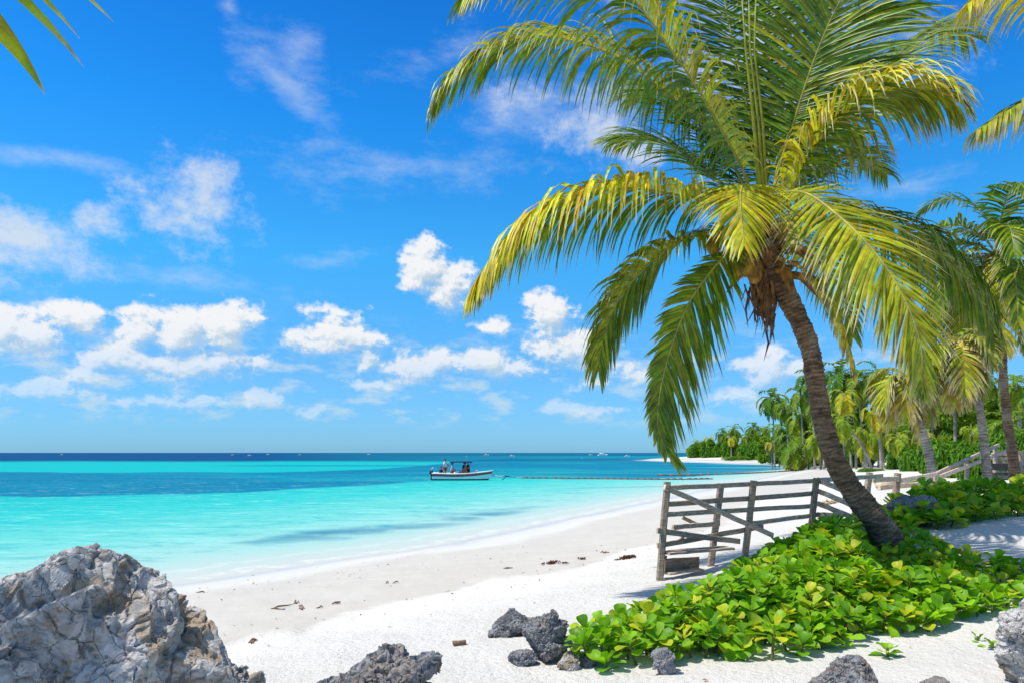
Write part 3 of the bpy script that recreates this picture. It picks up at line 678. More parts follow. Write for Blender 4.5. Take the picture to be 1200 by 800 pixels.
FARP = [
 (905, 468, 130, 908, 26, 'dark', 'lone tall dark palm rising highest above the wood at its left end'),
 (918, 505, 122, 921, 17, 'yellow', 'bright yellow palm crown low in the wood, under the lone tall palm'),
 (903, 519, 118, 905, 13, 'dry', 'peach coloured dying palm low at the front of the wood'),
 (883, 502, 200, 884, 15, 'dark', 'small dark palm on the skyline of the far point, nearest the tall palm'),
 (899, 503, 190, 899, 13, 'green', 'small green palm crown just left of the lone tall palm'),
 (860, 504, 220, 861, 14, 'dark', 'small dark palm on the skyline, middle of the far point'),
 (847, 508, 225, 847, 13, 'dark', 'small dark palm on the skyline toward the tip of the far point'),
 (832, 514, 230, 832, 11, 'yellow', 'small yellow palm near the tip of the far point'),
 (818, 518, 240, 818, 10, 'light', 'leftmost small pale palm at the tip of the far point'),
 (857, 513, 210, 857, 11, 'yellow', 'small yellow palm below the skyline on the far point'),
 (875, 512, 195, 875, 12, 'green', 'small green palm among the bushes of the far point'),
 (920, 478, 118, 925, 20, 'green', 'green palm just right of the lone tall palm'),
 (935, 492, 112, 938, 22, 'light', 'pale green palm left of the leaning trunk, above the bushes'),
 (938, 462, 110, 942, 24, 'green', 'green palm high on the skyline left of the leaning trunk'),
 (950, 445, 100, 955, 26, 'dark', 'dark palm on the skyline directly left of the leaning trunk'),
 (983, 440, 92, 990, 36, 'dark', 'big dark green palm on the skyline directly right of the leaning trunk'),
 (990, 462, 86, 998, 28, 'yellow', 'yellowing palm directly right of the leaning trunk'),
 (1005, 446, 90, 1012, 30, 'green', 'green palm on the skyline, second right of the leaning trunk'),
 (1028, 440, 88, 1030, 32, 'green', 'tall green palm on the skyline left of the near grey trunk'),
 (986, 493, 74, 1024, 26, 'light', 'palm leaning far to the left on a slanted trunk'),
 (1028, 482, 72, 1033, 28, 'yellow', 'yellow and brown palm on an upright thin trunk'),
 (1008, 506, 76, 1017, 17, 'light', 'short pale palm on a thin slanted trunk beside the yellow palm'),
 (1036, 500, 76, 1045, 20, 'green', 'short green palm right of the yellow and brown palm'),
 (1054, 514, 66, 1056, 26, 'light', 'low bright green palm with nearly no trunk showing'),
 (1050, 455, 80, 1053, 30, 'green', 'green palm on the skyline behind the drooping yellow frond'),
 (1090, 470, 70, 1095, 30, 'green', 'green palm in the wood behind the near grey trunk'),
 (1085, 508, 60, 1088, 24, 'dry', 'dry brown palm behind the near grey trunk'),
 (1118, 452, 66, 1120, 32, 'light', 'pale palm in the wood behind the crooked grey trunk'),
 (1140, 505, 52, 1142, 24, 'light', 'low pale palm on a white trunk beside the sloping handrail'),
 (1193, 452, 56, 1196, 36, 'green', 'green palm at the right edge behind the dark trunk'),
 (1180, 498, 48, 1184, 34, 'dark', 'low dark palm above the timber deck'),
 (1150, 440, 60, 1152, 34, 'dark', 'dark palm in the wood between the two nearest right trunks'),
 (1225, 470, 50, 1226, 36, 'green', 'green palm cut by the right edge above the timber deck'),
 (960, 475, 98, 966, 26, 'green', 'green palm half hidden by the leaning trunk'),
 (968, 500, 92, 972, 22, 'light', 'pale palm low behind the leaning trunk'),
]
for a in FARP: far_palm(*a)
for k in range(38):
    px_ = rf.uniform(915, 1230); u_ = rf.random(); top = np.interp(px_, [915, 950, 990, 1230], [482, 452, 448, 446])
    far_palm(px_, top + 10 + 58 * u_, np.interp(px_, [915, 1000, 1230], [125, 96, 62]) * (1.06 - .22 * u_), px_ + rf.uniform(-5, 12), rf.uniform(24, 34), rf.choice(['green', 'green', 'light', 'light', 'yellow', 'dark', 'dry']), 'one of the many palms crowded in the green wood along the bay')

# ------------------------------------------------------------------ bushes
def bush_mesh(seed, lobes, nleaf, size, flat=.75, cols=None):
    rng = random.Random(seed); m = MB(); cols = cols or ((.05, .15, .012), (.12, .28, .02), (.22, .37, .025))
    lb = []
    for k in range(lobes):
        a = rng.uniform(0, 2 * PI); r = rng.uniform(0, .72); lb.append((Vector((math.cos(a) * r, math.sin(a) * r, rng.uniform(.15, .55) * flat)), rng.uniform(.28, .5)))
    for k in range(nleaf):
        c, r = rng.choice(lb); d = Vector((rng.gauss(0, 1), rng.gauss(0, 1), rng.gauss(.35, 1))).normalized()
        p = c + Vector((d.x * r, d.y * r, d.z * r * flat)) * rng.uniform(.7, 1.06)
        if p.z < 0: p.z = rng.uniform(0, .1)
        nn = (d + Vector((rng.gauss(0, .55), rng.gauss(0, .55), rng.gauss(.3, .55)))).normalized(); s, u = frame(nn); a = rng.uniform(0, 6.28)
        e1 = (s * math.cos(a) + u * math.sin(a)) * size * rng.uniform(.7, 1.3); e2 = nn.cross(e1).normalized() * size * .5
        t = rng.random(); cc = lerp3(cols[0], cols[1], min(1, t * 1.6)) if t < .75 else lerp3(cols[1], cols[2], (t - .75) * 4)
        m.add([p - e1, p + e2 + nn * size * .15, p + e1 - nn * size * .2, p - e2 + nn * size * .15], [(0, 1, 2, 3)], cc)
    o = m.build('bush', M_FAR); me = o.data; bpy.data.objects.remove(o); return me
BUSH = [bush_mesh(60 + k, 9, 5200, .062) for k in range(3)]
FARB = [bush_mesh(70 + k, 10, 4200, .085) for k in range(2)]
LOWB = [bush_mesh(80 + k, 12, 4200, .05, .45, ((.06, .15, .015), (.12, .27, .02), (.2, .33, .03))) for k in range(2)]
rb = random.Random(3)
def bush(px, Y, wpx, hpx, label, kind=BUSH, name='bush', dz=0):
    X = (px - HX) / F * Y; t = bpy.data.objects.new(name, rb.choice(kind)); C.objects.link(t)
    t.location = (X, Y, gz1(X, Y) - .05 + dz); s = wpx * Y / F / 2; t.scale = (s * rb.uniform(.9, 1.1), s * rb.uniform(.8, 1.1), hpx * Y / F / .85 / .82); t.rotation_euler = (0, 0, rb.uniform(0, 6.28))
    tag(t, label, 'bush', 'bushes at the foot of the palm wood'); return t
# mass of the far wood under the palms
def wood_mass():
    rng = random.Random(91); m = MB()
    rows = [(815, 240, 7, 14), (835, 232, 9, 20), (855, 225, 9, 24), (875, 205, 11, 28), (893, 190, 12, 30), (908, 160, 14, 36), (925, 140, 16, 46), (942, 125, 18, 60), (960, 112, 20, 66), (980, 104, 22, 76), (1003, 98, 24, 78), (1028, 94, 24, 78), (1052, 88, 26, 78), (1078, 82, 28, 80), (1104, 76, 30, 84), (1132, 70, 32, 88), (1162, 66, 34, 92), (1194, 62, 36, 96), (1230, 60, 40, 96), (1270, 58, 46, 100)]
    for px, Y, wpx, hpx in rows:
        X = (px - HX) / F * Y; z0 = gz1(X, Y); s = Y / F
        for k in range(int(6 + hpx / 7)):
            c = Vector((X + rng.uniform(-wpx, wpx) * s, Y + rng.uniform(-.3, 1.2) * wpx * s, z0 + rng.uniform(.05, .82) * hpx * s)); r = rng.uniform(.35, .75) * wpx * s * .55
            tone = rng.random()
            for j in range(260):
                d = Vector((rng.gauss(0, 1), rng.gauss(-.4, 1), rng.gauss(.3, 1))).normalized(); p = c + d * r * rng.uniform(.75, 1.1)
                nn = (d + Vector((rng.gauss(0, .6), rng.gauss(0, .6), rng.gauss(.3, .6)))).normalized(); a_, u_ = frame(nn); an = rng.uniform(0, 6.28)
                sz = s * rng.uniform(1.2, 3.0); e1 = (a_ * math.cos(an) + u_ * math.sin(an)) * sz * 1.5; e2 = nn.cross(e1).normalized() * sz * .6
                t = rng.random(); cc = lerp3((.06, .17, .012), (.29, .43, .022), t * .6 + tone * .4)
                if rng.random() < .08: cc = (.40, .38, .04)
                m.add([p - e1, p + e2, p + e1, p - e2], [(0, 1, 2, 3)], cc)
    return tag(m.build('palm_wood', M_FAR), 'dense green wood of palms and scrub along the bay', 'wood', None, 'stuff')
wood_mass()
for a in [(812, 236, 22, 16, 'leftmost rounded bush at the tip of the far point', FARB), (832, 228, 30, 22, 'rounded bush second from the tip of the far point', FARB), (858, 212, 34, 22, 'green bush below the small yellow palm on the far point', FARB), (884, 190, 34, 24, 'green bush at the middle of the far point', FARB), (907, 165, 34, 24, 'green bush below the peach coloured palm', FARB), (932, 150, 36, 30, 'green bush left of the leaning trunk at the far beach', FARB), (955, 130, 38, 34, 'large green bush half hidden by the leaning trunk', FARB),
          (985, 110, 36, 34, 'green bush right of the leaning trunk at the far beach', BUSH), (1008, 96, 40, 36, 'green bush beside the slanted palm trunk', BUSH), (1060, 74, 50, 34, 'green bush beneath the low bright palm', BUSH), (1095, 52, 60, 42, 'dark bush behind the near grey trunk', BUSH), (1118, 46, 62, 50, 'rounded bush beside the thin pale curved trunk', BUSH), (1160, 42, 70, 52, 'bush behind the crooked grey trunk', BUSH), (1200, 44, 74, 56, 'bush at the right edge behind the timber deck', BUSH), (1080, 62, 54, 40, 'bush between the low palm and the near grey trunk', BUSH)]:
    bush(*a)
for a in [(870, 196, 76, 7, 'low hedge like shrub along the far beach', LOWB), (925, 165, 60, 8, 'low shrub on the far beach left of the leaning trunk', LOWB), (1015, 70, 40, 7, 'low bright creeper on sand by the slanted palm trunk', LOWB), (1075, 36, 46, 18, 'low bright shrub on sand left of the near grey trunk', LOWB), (1108, 33, 44, 20, 'low bright shrub right of the near grey trunk', LOWB), (1138, 26, 62, 22, 'low bright shrub inside the sloping handrail', LOWB), (1040, 42, 36, 8, 'low creeper patch behind the leaning fence post', LOWB)]:
    bush(*a, name='low_shrub')

# ------------------------------------------------------------------ sea lettuce beds
def inpoly(p, poly):
    r = False; j = len(poly) - 1
    for i in range(len(poly)):
        if (poly[i][1] > p[1]) != (poly[j][1] > p[1]) and p[0] < (poly[j][0] - poly[i][0]) * (p[1] - poly[i][1]) / (poly[j][1] - poly[i][1]) + poly[i][0]: r = not r
        j = i
    return r
def edge_d(p, poly):
    b = 9
    for i in range(len(poly)):
        a, c = poly[i - 1], poly[i]; dx, dy = c[0] - a[0], c[1] - a[1]; t = max(0, min(1, ((p[0] - a[0]) * dx + (p[1] - a[1]) * dy) / (dx * dx + dy * dy)))
        b = min(b, math.hypot(p[0] - a[0] - t * dx, p[1] - a[1] - t * dy))
    return b
LROW = [(0, .0), (.12, .10), (.35, .27), (.6, .43), (.82, .45), (.95, .27), (1, .04)]
def leaf(mb, p, d, up, ln, wd, col, rng, curl):
    s = d.cross(up).normalized(); vs = []; cs = []; fs = []; q = p.copy(); dd = d.copy(); prev = 0
    cup = rng.uniform(.15, .5); tip = lerp3(col, GREEN2, .25)
    for i, (u, w_) in enumerate(LROW):
        q = q + dd * (ln * (u - prev)); prev = u
        nn = s.cross(dd)
        ww = w_ * wd * 1.12
        for e in (-1, -.5, 0, .5, 1):
            vs.append(q + s * ww * e + nn * (abs(e) ** 1.6) * ww * cup); cs.append(lerp3(col, (.34, .42, .08), .25 if e == 0 else 0))
        if i:
            b = (i - 1) * 5
            for e in range(4): fs.append((b + e, b + e + 1, b + 6 + e, b + 5 + e))
        dd = (dd - nn * curl * .28).normalized()
    mb.add(vs, fs, cols=cs)
def rosette(mb, p, rng, size=.17, nl=9, yel=.12, lean=None, stem=.2, dark=0):
    ax = Vector((rng.gauss(0, .28), rng.gauss(-.1, .28), 1)).normalized() if lean is None else lean
    s, u = frame(ax)
    tube(mb, [p - ax * stem, p - ax * stem * .4, p], [.011, .012, .009], 5, (.20, .22, .06), cap=False)
    yp = rng.random() < yel
    for i in range(nl):
        a = i * 2.39996 + rng.gauss(0, .2); t = i / nl
        tilt = math.radians(18 + 62 * (1 - t) + rng.gauss(0, 9)) if True else 0
        hd = s * math.cos(a) + u * math.sin(a)
        d = (hd * math.sin(tilt) + ax * math.cos(tilt)).normalized()
        q = p - ax * .10 * (1 - t) + hd * .012
        g = rng.random()
        c = lerp3((.08, .26, .008), (.30, .56, .014), g)
        r_ = rng.random()
        if (yp and r_ < .6) or r_ < .09: c = lerp3(c, (.62, .60, .03), rng.uniform(.4, 1))
        leaf(mb, q, d, ax if abs(d.dot(ax)) < .97 else hd, size * rng.uniform(.62, 1.15) * (.78 + .3 * math.sin(PI * min(1, t + .25))), size * rng.uniform(.62, .78), c, rng, rng.uniform(.15, .75))
def bed(poly, spacing, seed, size, hmin, hmax, name, label, loc, avoid=(), name_cap=False):
    rng = random.Random(seed); m = MB(); pts = []
    x0, x1 = min(p[0] for p in poly), max(p[0] for p in poly); y0, y1 = min(p[1] for p in poly), max(p[1] for p in poly)
    for k in range(60000):
        q = (rng.uniform(x0, x1), rng.uniform(y0, y1))
        if inpoly(q, poly) and all((q[0] - o[0]) ** 2 + (q[1] - o[1]) ** 2 > (spacing * (.85 + .3 * rng.random())) ** 2 for o in pts) and all(math.hypot(q[0] - a[0], q[1] - a[1]) > a[2] for a in avoid): pts.append(q)
    Z = gz(np.array([p[0] for p in pts]), np.array([p[1] for p in pts]))
    for (x_, y_), z_ in zip(pts, Z):
        e = edge_d((x_, y_), poly); u = min(1, e / .75); back = (y_ - y0) / (y1 - y0)
        h = hmin + (hmax - hmin) * u * (.45 + .55 * back) + rng.gauss(0, .045)
        tp = np.interp(x_ / y_ * F + HX, [660, 700, 740, 780, 830, 870, 900, 960, 1000, 1025, 1060, 1100, 1150, 1200], [722, 700, 690, 672, 648, 626, 610, 592, 600, 648, 656, 660, 672, 676])
        if name_cap: h = min(h, EYE - (tp + 12 + rng.uniform(0, 14) - HY) / F * y_ - z_)   # low plants in front of the trunk and toward the shaded mound
        h = max(h, .07); yl = .34 - .24 * back
        rosette(m, Vector((x_, y_, z_ + h)), rng, size, rng.randint(10, 13), yl, stem=h + .05)
        if u > .3 and h > .22:
            for q in range(2): rosette(m, Vector((x_ + rng.gauss(0, .1), y_ + rng.gauss(-.08, .1), z_ + h * rng.uniform(.45, .75))), rng, size * .9, 6, .05, stem=h * .5)
    return tag(m.build(name, M_SEA_LETTUCE, loc=loc), label, 'ground cover', None, 'stuff')
BEDP = [(.5, 6.55), (.52, 6.05), (.75, 5.95), (1.15, 6.1), (1.6, 6.15), (2.2, 6.05), (2.6, 6.35), (3.0, 6.65), (3.7, 6.8), (4.7, 7.15), (6.0, 7.3), (6.0, 7.9), (5.2, 8.3), (5.05, 8.8), (5.2, 9.9), (4.5, 10.4), (3.9, 10.3), (3.25, 9.8), (2.65, 9.0), (2.05, 8.25), (1.5, 7.6), (.95, 6.95)]
bed(BEDP, .165, 21, .15, .15, .64, 'sea_lettuce_bed', 'dense bed of glossy bright green sea lettuce at the foot of the leaning palm', (3, 8, 1), [(4.72, 9.45, .3)], True)
BACKP = [(5.2, 10.3), (5.9, 10.25), (7.0, 11.1), (8.2, 12.0), (11, 12.4), (11, 14.2), (8.4, 14.0), (6.4, 13.0), (5.3, 11.9), (4.9, 10.9)]
bed(BACKP, .27, 22, .2, .16, .55, 'sea_lettuce_bed', 'bed of bright green sea lettuce behind the shaded sand mound', (7, 12, 1.4), [(5.75, 11.2, .55)])
for px, py, sz, lab in ((1040, 772, .135, 'single small green seedling with round leaves on the bare sand'), (1146, 753, .07, 'tiny seedling between the leaf bed and the rock at the right edge'), (1163, 762, .085, 'small seedling nearest the rock at the right edge'), (1196, 735, .1, 'small seedling at the right edge above the rock')):
    p = hit(px, py); m = MB(); rosette(m, p + Vector((0, 0, sz * .55)), random.Random(px), sz, 9, .0, Vector((0, 0, 1)), .08)
    tag(m.build('seedling', M_SEA_LETTUCE, loc=p), lab, 'plant', 'seedlings on the sand')

# ------------------------------------------------------------------ rocks
def cells(P, s, seed):
    Q = P * s; I = np.floor(Q); f1 = np.full(len(P), 9.); f2 = np.full(len(P), 9.); sd = np.zeros_like(P); idc = np.zeros_like(P)
    for a in (-1, 0, 1):
        for b in (-1, 0, 1):
            for c in (-1, 0, 1):
                J = I + np.array((a, b, c)); S = J + np.stack([h3(J[:, 0], J[:, 1], J[:, 2], seed + k) for k in range(3)], 1)
                dd = np.linalg.norm(Q - S, axis=1); near = dd < f1
                f2 = np.where(near, f1, np.minimum(f2, dd)); f1 = np.where(near, dd, f1); sd[near] = S[near]; idc[near] = J[near]
    hs = np.stack([h3(idc[:, 0], idc[:, 1], idc[:, 2], seed + 7 + k) for k in range(4)], 1)
    return f1, f2, (Q - sd) / s, hs
_ico = {}
def ico(n):
    if n not in _ico:
        bm = bmesh.new(); bmesh.ops.create_icosphere(bm, subdivisions=n, radius=1); bm.verts.ensure_lookup_table()
        _ico[n] = (np.array([v.co[:] for v in bm.verts]), [[v.index for v in f.verts] for f in bm.faces]); bm.free()
    return _ico[n]
def rotm(rg, k):
    a = rg.normal(size=3) * k; A = Matrix.Rotation(a[0], 3, 'X') @ Matrix.Rotation(a[1], 3, 'Y') @ Matrix.Rotation(a[2], 3, 'Z'); return np.array(A)
def rock(name, loc, radii, label, seed, m, sub=5, group=None, rough=1.0, dip=.45, lumps=None, cat='rock', nch=None, chs=(.3, .62)):
    rg = np.random.RandomState(seed); Dv, fs = ico(4); size = min(radii); R3 = np.array(radii)
    bed_ = np.array(Matrix.Rotation(-dip, 3, 'Y') @ Matrix.Rotation(.25, 3, 'X'))
    mb = MB()
    def chunk(c, sz, core=False):
        rad = np.full(len(Dv), 1.3)
        ax = np.vstack([np.eye(3), -np.eye(3)])
        for k in range(13):
            nn = ax[k] + rg.normal(size=3) * .22 if k < 6 else rg.normal(size=3)
            nn = nn / np.linalg.norm(nn); dt = Dv @ nn
            rad = np.where(dt > .03, np.minimum(rad, (rg.uniform(.6, .85) if k < 6 else rg.uniform(.72, 1.0)) / np.maximum(dt, .03)), rad)
        Q = (Dv * rad[:, None] * sz) @ (bed_ @ rotm(rg, .22)).T
        mb.add((Q + c).tolist(), fs)
    chunk(np.zeros(3), R3 * .95)
    for k in range(nch or {7: 30, 6: 16, 5: 8}[sub]):
        dv = rg.normal(size=3); dv /= np.linalg.norm(dv); dv[2] = dv[2] if dv[2] > -.3 else -dv[2]
        chunk(dv * R3 * rg.uniform(.5, .74), size * rg.uniform(*chs) * np.array((1.25, 1.0, .72)) * rg.uniform(.75, 1.25, 3))
    for l_ in (lumps or []): chunk(np.array(l_[:3]) * R3, R3 * l_[3])
    o = mb.build(name, m); md = o.modifiers.new('r', 'REMESH'); md.mode = 'VOXEL'; md.voxel_size = size / {7: 62, 6: 36, 5: 22}[sub]
    ev = o.evaluated_get(bpy.context.evaluated_depsgraph_get()); tmp = bpy.data.meshes.new_from_object(ev)
    n = len(tmp.vertices); V = np.empty(n * 3); tmp.vertices.foreach_get('co', V); V = V.reshape(-1, 3); NV = np.array([v.normal[:] for v in tmp.vertices])
    fcs = [tuple(p.vertices) for p in tmp.polygons]; bpy.data.objects.remove(o); bpy.data.meshes.remove(tmp)
    base = V / size + seed * 3.1; wq = np.stack([fbm(base * 1.6 + k * 31, 3) for k in range(3)], 1) * .30
    disp = size * rough * (.030 * fbm(base * 2.4, 3) + .012 * (np.abs(vnoise(base * 9 + wq * 6)) - .2))
    for s_, a_ in ((3.0, .020 if sub == 7 else .034), (8.5, .010 if sub == 7 else .017)):
        f1, f2, rel, hs = cells(base * np.array((1, 1, 1.5)) + wq * 1.6, s_, seed); g = hs[:, 1:4] * 2 - 1
        disp += size * rough * a_ * ((hs[:, 0] - .5) * .7 + 2.6 * s_ * np.einsum('ij,ij->i', rel, g))
        disp -= size * rough * a_ * .6 * (h3(np.floor(base[:, 0] * 2), np.floor(base[:, 1] * 2), np.floor(base[:, 2] * 2)) > .4) * np.exp(-((f2 - f1) / .05) ** 2)
    f1, f2, rel, hs = cells(base + wq * 2.2, 1.7, seed + 3)
    disp -= size * rough * .06 * np.exp(-((f2 - f1) / .03) ** 2)
    V = V + NV * disp[:, None]
    me = bpy.data.meshes.new(name); me.from_pydata(V.tolist(), [], fcs); me.materials.append(m)
    me.polygons.foreach_set('use_smooth', [False] * len(me.polygons)); me.update()
    o = bpy.data.objects.new(name, me); C.objects.link(o); o.location = loc
    return tag(o, label, cat, group)
GR = 'rocks lying on the sand'
rock('boulder', (-2.52, 4.35, 1.17), (.66, .56, .62), 'huge craggy pale grey boulder filling the lower left corner', 4, M_ROCK, 7, None, .75, .4, [(.34, 0, .86, .42), (.62, 0, .66, .36), (.55, -.1, .45, .5), (.0, -.2, .5, .55), (.6, -.3, .1, .5), (.66, -.1, .25, .42)], 'boulder', 22, (.42, .78))
rock('rock', (-1.72, 4.55, 1.02), (.18, .2, .25), 'pale jagged rock touching the right side of the huge boulder', 9, M_ROCK, 6, GR)
rock('rock', (-.9, 4.85, .93), (.42, .3, .27), 'dark jagged rock at the bottom edge, rising to a point on its right', 12, M_ROCK_DARK, 6, GR, 1.1, .45, [(.62, -.1, .72, .42), (.45, 0, .4, .5)])
p = hit(600, 745); rock('rock', p + Vector((0, 0, .05)), (.24, .16, .13), 'flat layered dark rock left of the leaf bed, farthest of that pile', 15, M_ROCK_DARK, 6, GR, 1.2, .45)
p = hit(643, 780); rock('rock', p + Vector((.0, .1, .14)), (.15, .15, .27), 'upright dark grey rock against the left end of the leaf bed', 17, M_ROCK_DARK, 6, GR, 1.2, .45)
p = hit(612, 778); rock('rock', p + Vector((0, 0, .04)), (.12, .12, .09), 'small dark rock at the left foot of the upright rock', 18, M_ROCK_DARK, 5, GR, 1.2)
p = hit(668, 784); rock('rock', p + Vector((0, 0, .03)), (.10, .09, .08), 'small brownish rock at the right foot of the upright rock', 19, M_ROCK, 5, GR, 1.2)
p = hit(690, 780); rock('rock', p + Vector((0, 0, .03)), (.08, .08, .06), 'small grey stone under the front edge of the leaf bed', 20, M_ROCK_DARK, 5, GR, 1.2)
p = hit(632, 748); rock('rock', p + Vector((0, .1, .05)), (.14, .12, .12), 'dark stone behind the upright rock beside the leaf bed', 24, M_ROCK_DARK, 5, GR, 1.2)
p = hit(779, 788); rock('rock', p + Vector((0, 0, .08)), (.09, .08, .14), 'narrow grey rock standing at the front edge of the leaf bed', 21, M_ROCK_DARK, 5, GR, 1.0)
rock('rock', (2.28, 5.3, .82), (.34, .24, .16), 'low grey rock on the bottom edge below the single seedling', 22, M_ROCK_DARK, 6, GR, 1.2, .45)
rock('rock', (3.62, 5.3, 1.15), (.26, .25, .36), 'tall grey rock cut by the right edge of the picture', 25, M_ROCK, 6, GR, 1.1, .45)
rock('rock', (2.92, 5.28, .89), (.10, .1, .06), 'small grey stone on the bottom edge beside the low grey rock', 26, M_ROCK_DARK, 5, GR)
p = Vector((5.72, 10.95, gz1(5.72, 10.95))); rock('boulder', p + Vector((0, 0, .2)), (.31, .3, .30), 'dark rounded boulder between the leaning trunk and the back leaf bed', 27, M_ROCK_DARK, 6, None, .8, .3, None, 'boulder')

# ------------------------------------------------------------------ fence
def fp(zx, zy, Y): return pix(750 + zx / 4.8, 520 + zy / 4.8, Y)
def fY(px): return 10.0 + (px - 775) / 180 * 1.8
fence = thing('fence', 'broken weathered timber fence with rails and a diagonal brace beside the leaf bed', 'fence', hit(774, 676))
rw = random.Random(8)
def wood(name, a, b, w_, h_, up=(0, 0, 1), par=None, tone=None, n=8):
    m = MB(); g = tone or rw.uniform(.75, 1.15); beam(m, a, b, w_, h_, up, n, .004, (g, g * rw.uniform(.96, 1.0), g * rw.uniform(.92, 1)), .18, rw); return m.build(name, M_WOOD, par or fence, False)
def post(x0, y0, x1, y1, dy=0, wd=.085, deep=.3):
    Y = fY(750 + x1 / 4.8) + dy; a = fp(x0, y0, Y); b = fp(x1, y1, Y); b = b + (b - a).normalized() * deep; wood('post', a, b, wd, wd * .9, (0, 1, 0), None, rw.uniform(.55, .7))
def rail(x0, y0, x1, y1, dy=0, h_=.065, th=.03, tone=None):
    wood('rail', fp(x0, y0, fY(750 + x0 / 4.8) + dy), fp(x1, y1, fY(750 + x1 / 4.8) + dy), th, h_, (0, 0, 1), None, tone)
post(152, 210, 112, 755); post(455, 218, 410, 580, .06); post(640, 203, 598, 565, -.05); post(993, 190, 966, 440, 0)
post(140, 625, 122, 730, .12, .06)
rail(160, 246, 1000, 206, .0); rail(158, 338, 985, 276, .03, .07, .03, .72); rail(128, 397, 990, 346, -.04)
rail(185, 466, 445, 446, .05); rail(625, 446, 1005, 396, .02)
rail(95, 486, 560, 548, -.04, .075); rail(98, 572, 690, 462, .03, .07); rail(180, 478, 300, 452, .08, .05)
rail(138, 240, 745, 512, -.1, .07, .035, 1.1)
rail(235, 408, 320, 452, .12, .05); rail(225, 540, 262, 495, .12, .05)
# plank step at its left foot
wood('plank', fp(135, 612, 10.0), fp(500, 582, 10.5), .24, .035, (0, 0, 1)); wood('plank', fp(140, 680, 10.05), fp(330, 668, 10.4), .035, .17, (0, 0, 1), None, .6); wood('plank', fp(140, 725, 10.0), fp(330, 700, 10.3), .2, .03)
# sagging rails past the corner post
for a, b in (((1000, 200), (1150, 262)), ((1000, 262), (1215, 352)), ((1000, 332), (1235, 428)), ((1000, 396), (1130, 400))):
    Y0 = fY(958); wood('rail', fp(a[0], a[1], Y0), fp(b[0], b[1], Y0 - .75), .03, .075)
wood('rail', fp(1000, 204, fY(958)), pix(1034, 557, 13.6), .03, .075)
wood('post', pix(1019, 553, 13.6), pix(1013, 600, 13.6), .1, .1, (0, 1, 0), None, .7); wood('post', pix(1052, 554, 14.6), pix(1048, 600, 14.6), .11, .1, (0, 1, 0), None, .6)
# second fence and walkway rails up to the deck
ramp = thing('handrail', 'sloping grey timber handrail leading up to the deck on the right', 'handrail', hit(1060, 575))
for a, b, Ya, Yb in (((1022, 562), (1054, 560), 14, 14.6), ((1054, 563), (1099, 555), 14.6, 17), ((1030, 571), (1095, 565), 14.4, 17), ((1097, 555), (1170, 521), 17.2, 24), ((1097, 560), (1184, 526), 16.8, 23), ((1066, 577), (1104, 569), 15.2, 17), ((1100, 562), (1120, 575), 17, 16)):
    wood('rail', pix(a[0], a[1], Ya), pix(b[0], b[1], Yb), .05, .10, (0, 0, 1), ramp, rw.uniform(1.1, 1.5))
for x_, y_, Y in ((1097, 553, 17), (1133, 541, 20), (1166, 523, 23.5)):
    a = pix(x_, y_, Y); wood('post', a, Vector((a.x, a.y, gz1(a.x, a.y) - .2)), .1, .1, (0, 1, 0), ramp, .8)
log = hit(1068, 547)
for k, (x_, y_, x2, y2, lab) in enumerate(((1030, 548, 1075, 533, 'long grey driftwood log lying on sand behind the fence'), (1072, 541, 1098, 535, 'shorter grey driftwood log beside the long one'))):
    p = pix(x_, y_, 36 + k * 5); q = pix(x2, y2, 38 + k * 5); m = MB(); p.z = gz1(p.x, p.y) + .14; q.z = gz1(q.x, q.y) + .3
    tube(m, [p, p.lerp(q, .4) + Vector((0, 0, .07)), q], [.2, .17, .1], 9, (1.2, 1.15, 1.1)); tag(m.build('driftwood_log', M_WOOD, loc=p), lab, 'log', 'driftwood logs')
deck = thing('timber_deck', 'weathered grey timber deck with boarded sides at the right edge', 'deck', hit(1185, 562))
Yd = 23.5
for k in range(6): wood('board', pix(1166, 532 + k * 5.4, Yd), pix(1240, 530 + k * 5.6, Yd), .05, .11, (0, 0, 1), deck, .95 if k != 3 else .35)
for x_ in (1167, 1196, 1222): a = pix(x_, 528, Yd - .08); wood('post', a, Vector((a.x, a.y, gz1(a.x, a.y) - .2)), .13, .12, (0, 1, 0), deck, .85)
for k in range(5): wood('floor_board', pix(1165, 531, Yd + .15 + k * .32), pix(1242, 529.5, Yd + .15 + k * .32), .28, .05, (0, 0, 1), deck, 1.1)
# bench on the sand in front of the deck
pb = pix(1178, 552, 22.6); gb = gz1(pb.x, pb.y); bn = thing('bench', 'small dark bench in the shade under the timber deck', 'bench', (pb.x, pb.y, gb))
wood('seat', Vector((pb.x - .4, pb.y, gb + .42)), Vector((pb.x + .5, pb.y, gb + .42)), .3, .05, (0, 0, 1), bn, .3)
for s_ in (-.33, .43): wood('leg', Vector((pb.x + s_, pb.y, gb + .4)), Vector((pb.x + s_, pb.y, gb - .05)), .06, .25, (0, 1, 0), bn, .3)
wood('backrest', Vector((pb.x - .4, pb.y + .17, gb + .62)), Vector((pb.x + .5, pb.y + .17, gb + .62)), .04, .2, (0, 0, 1), bn, .3)

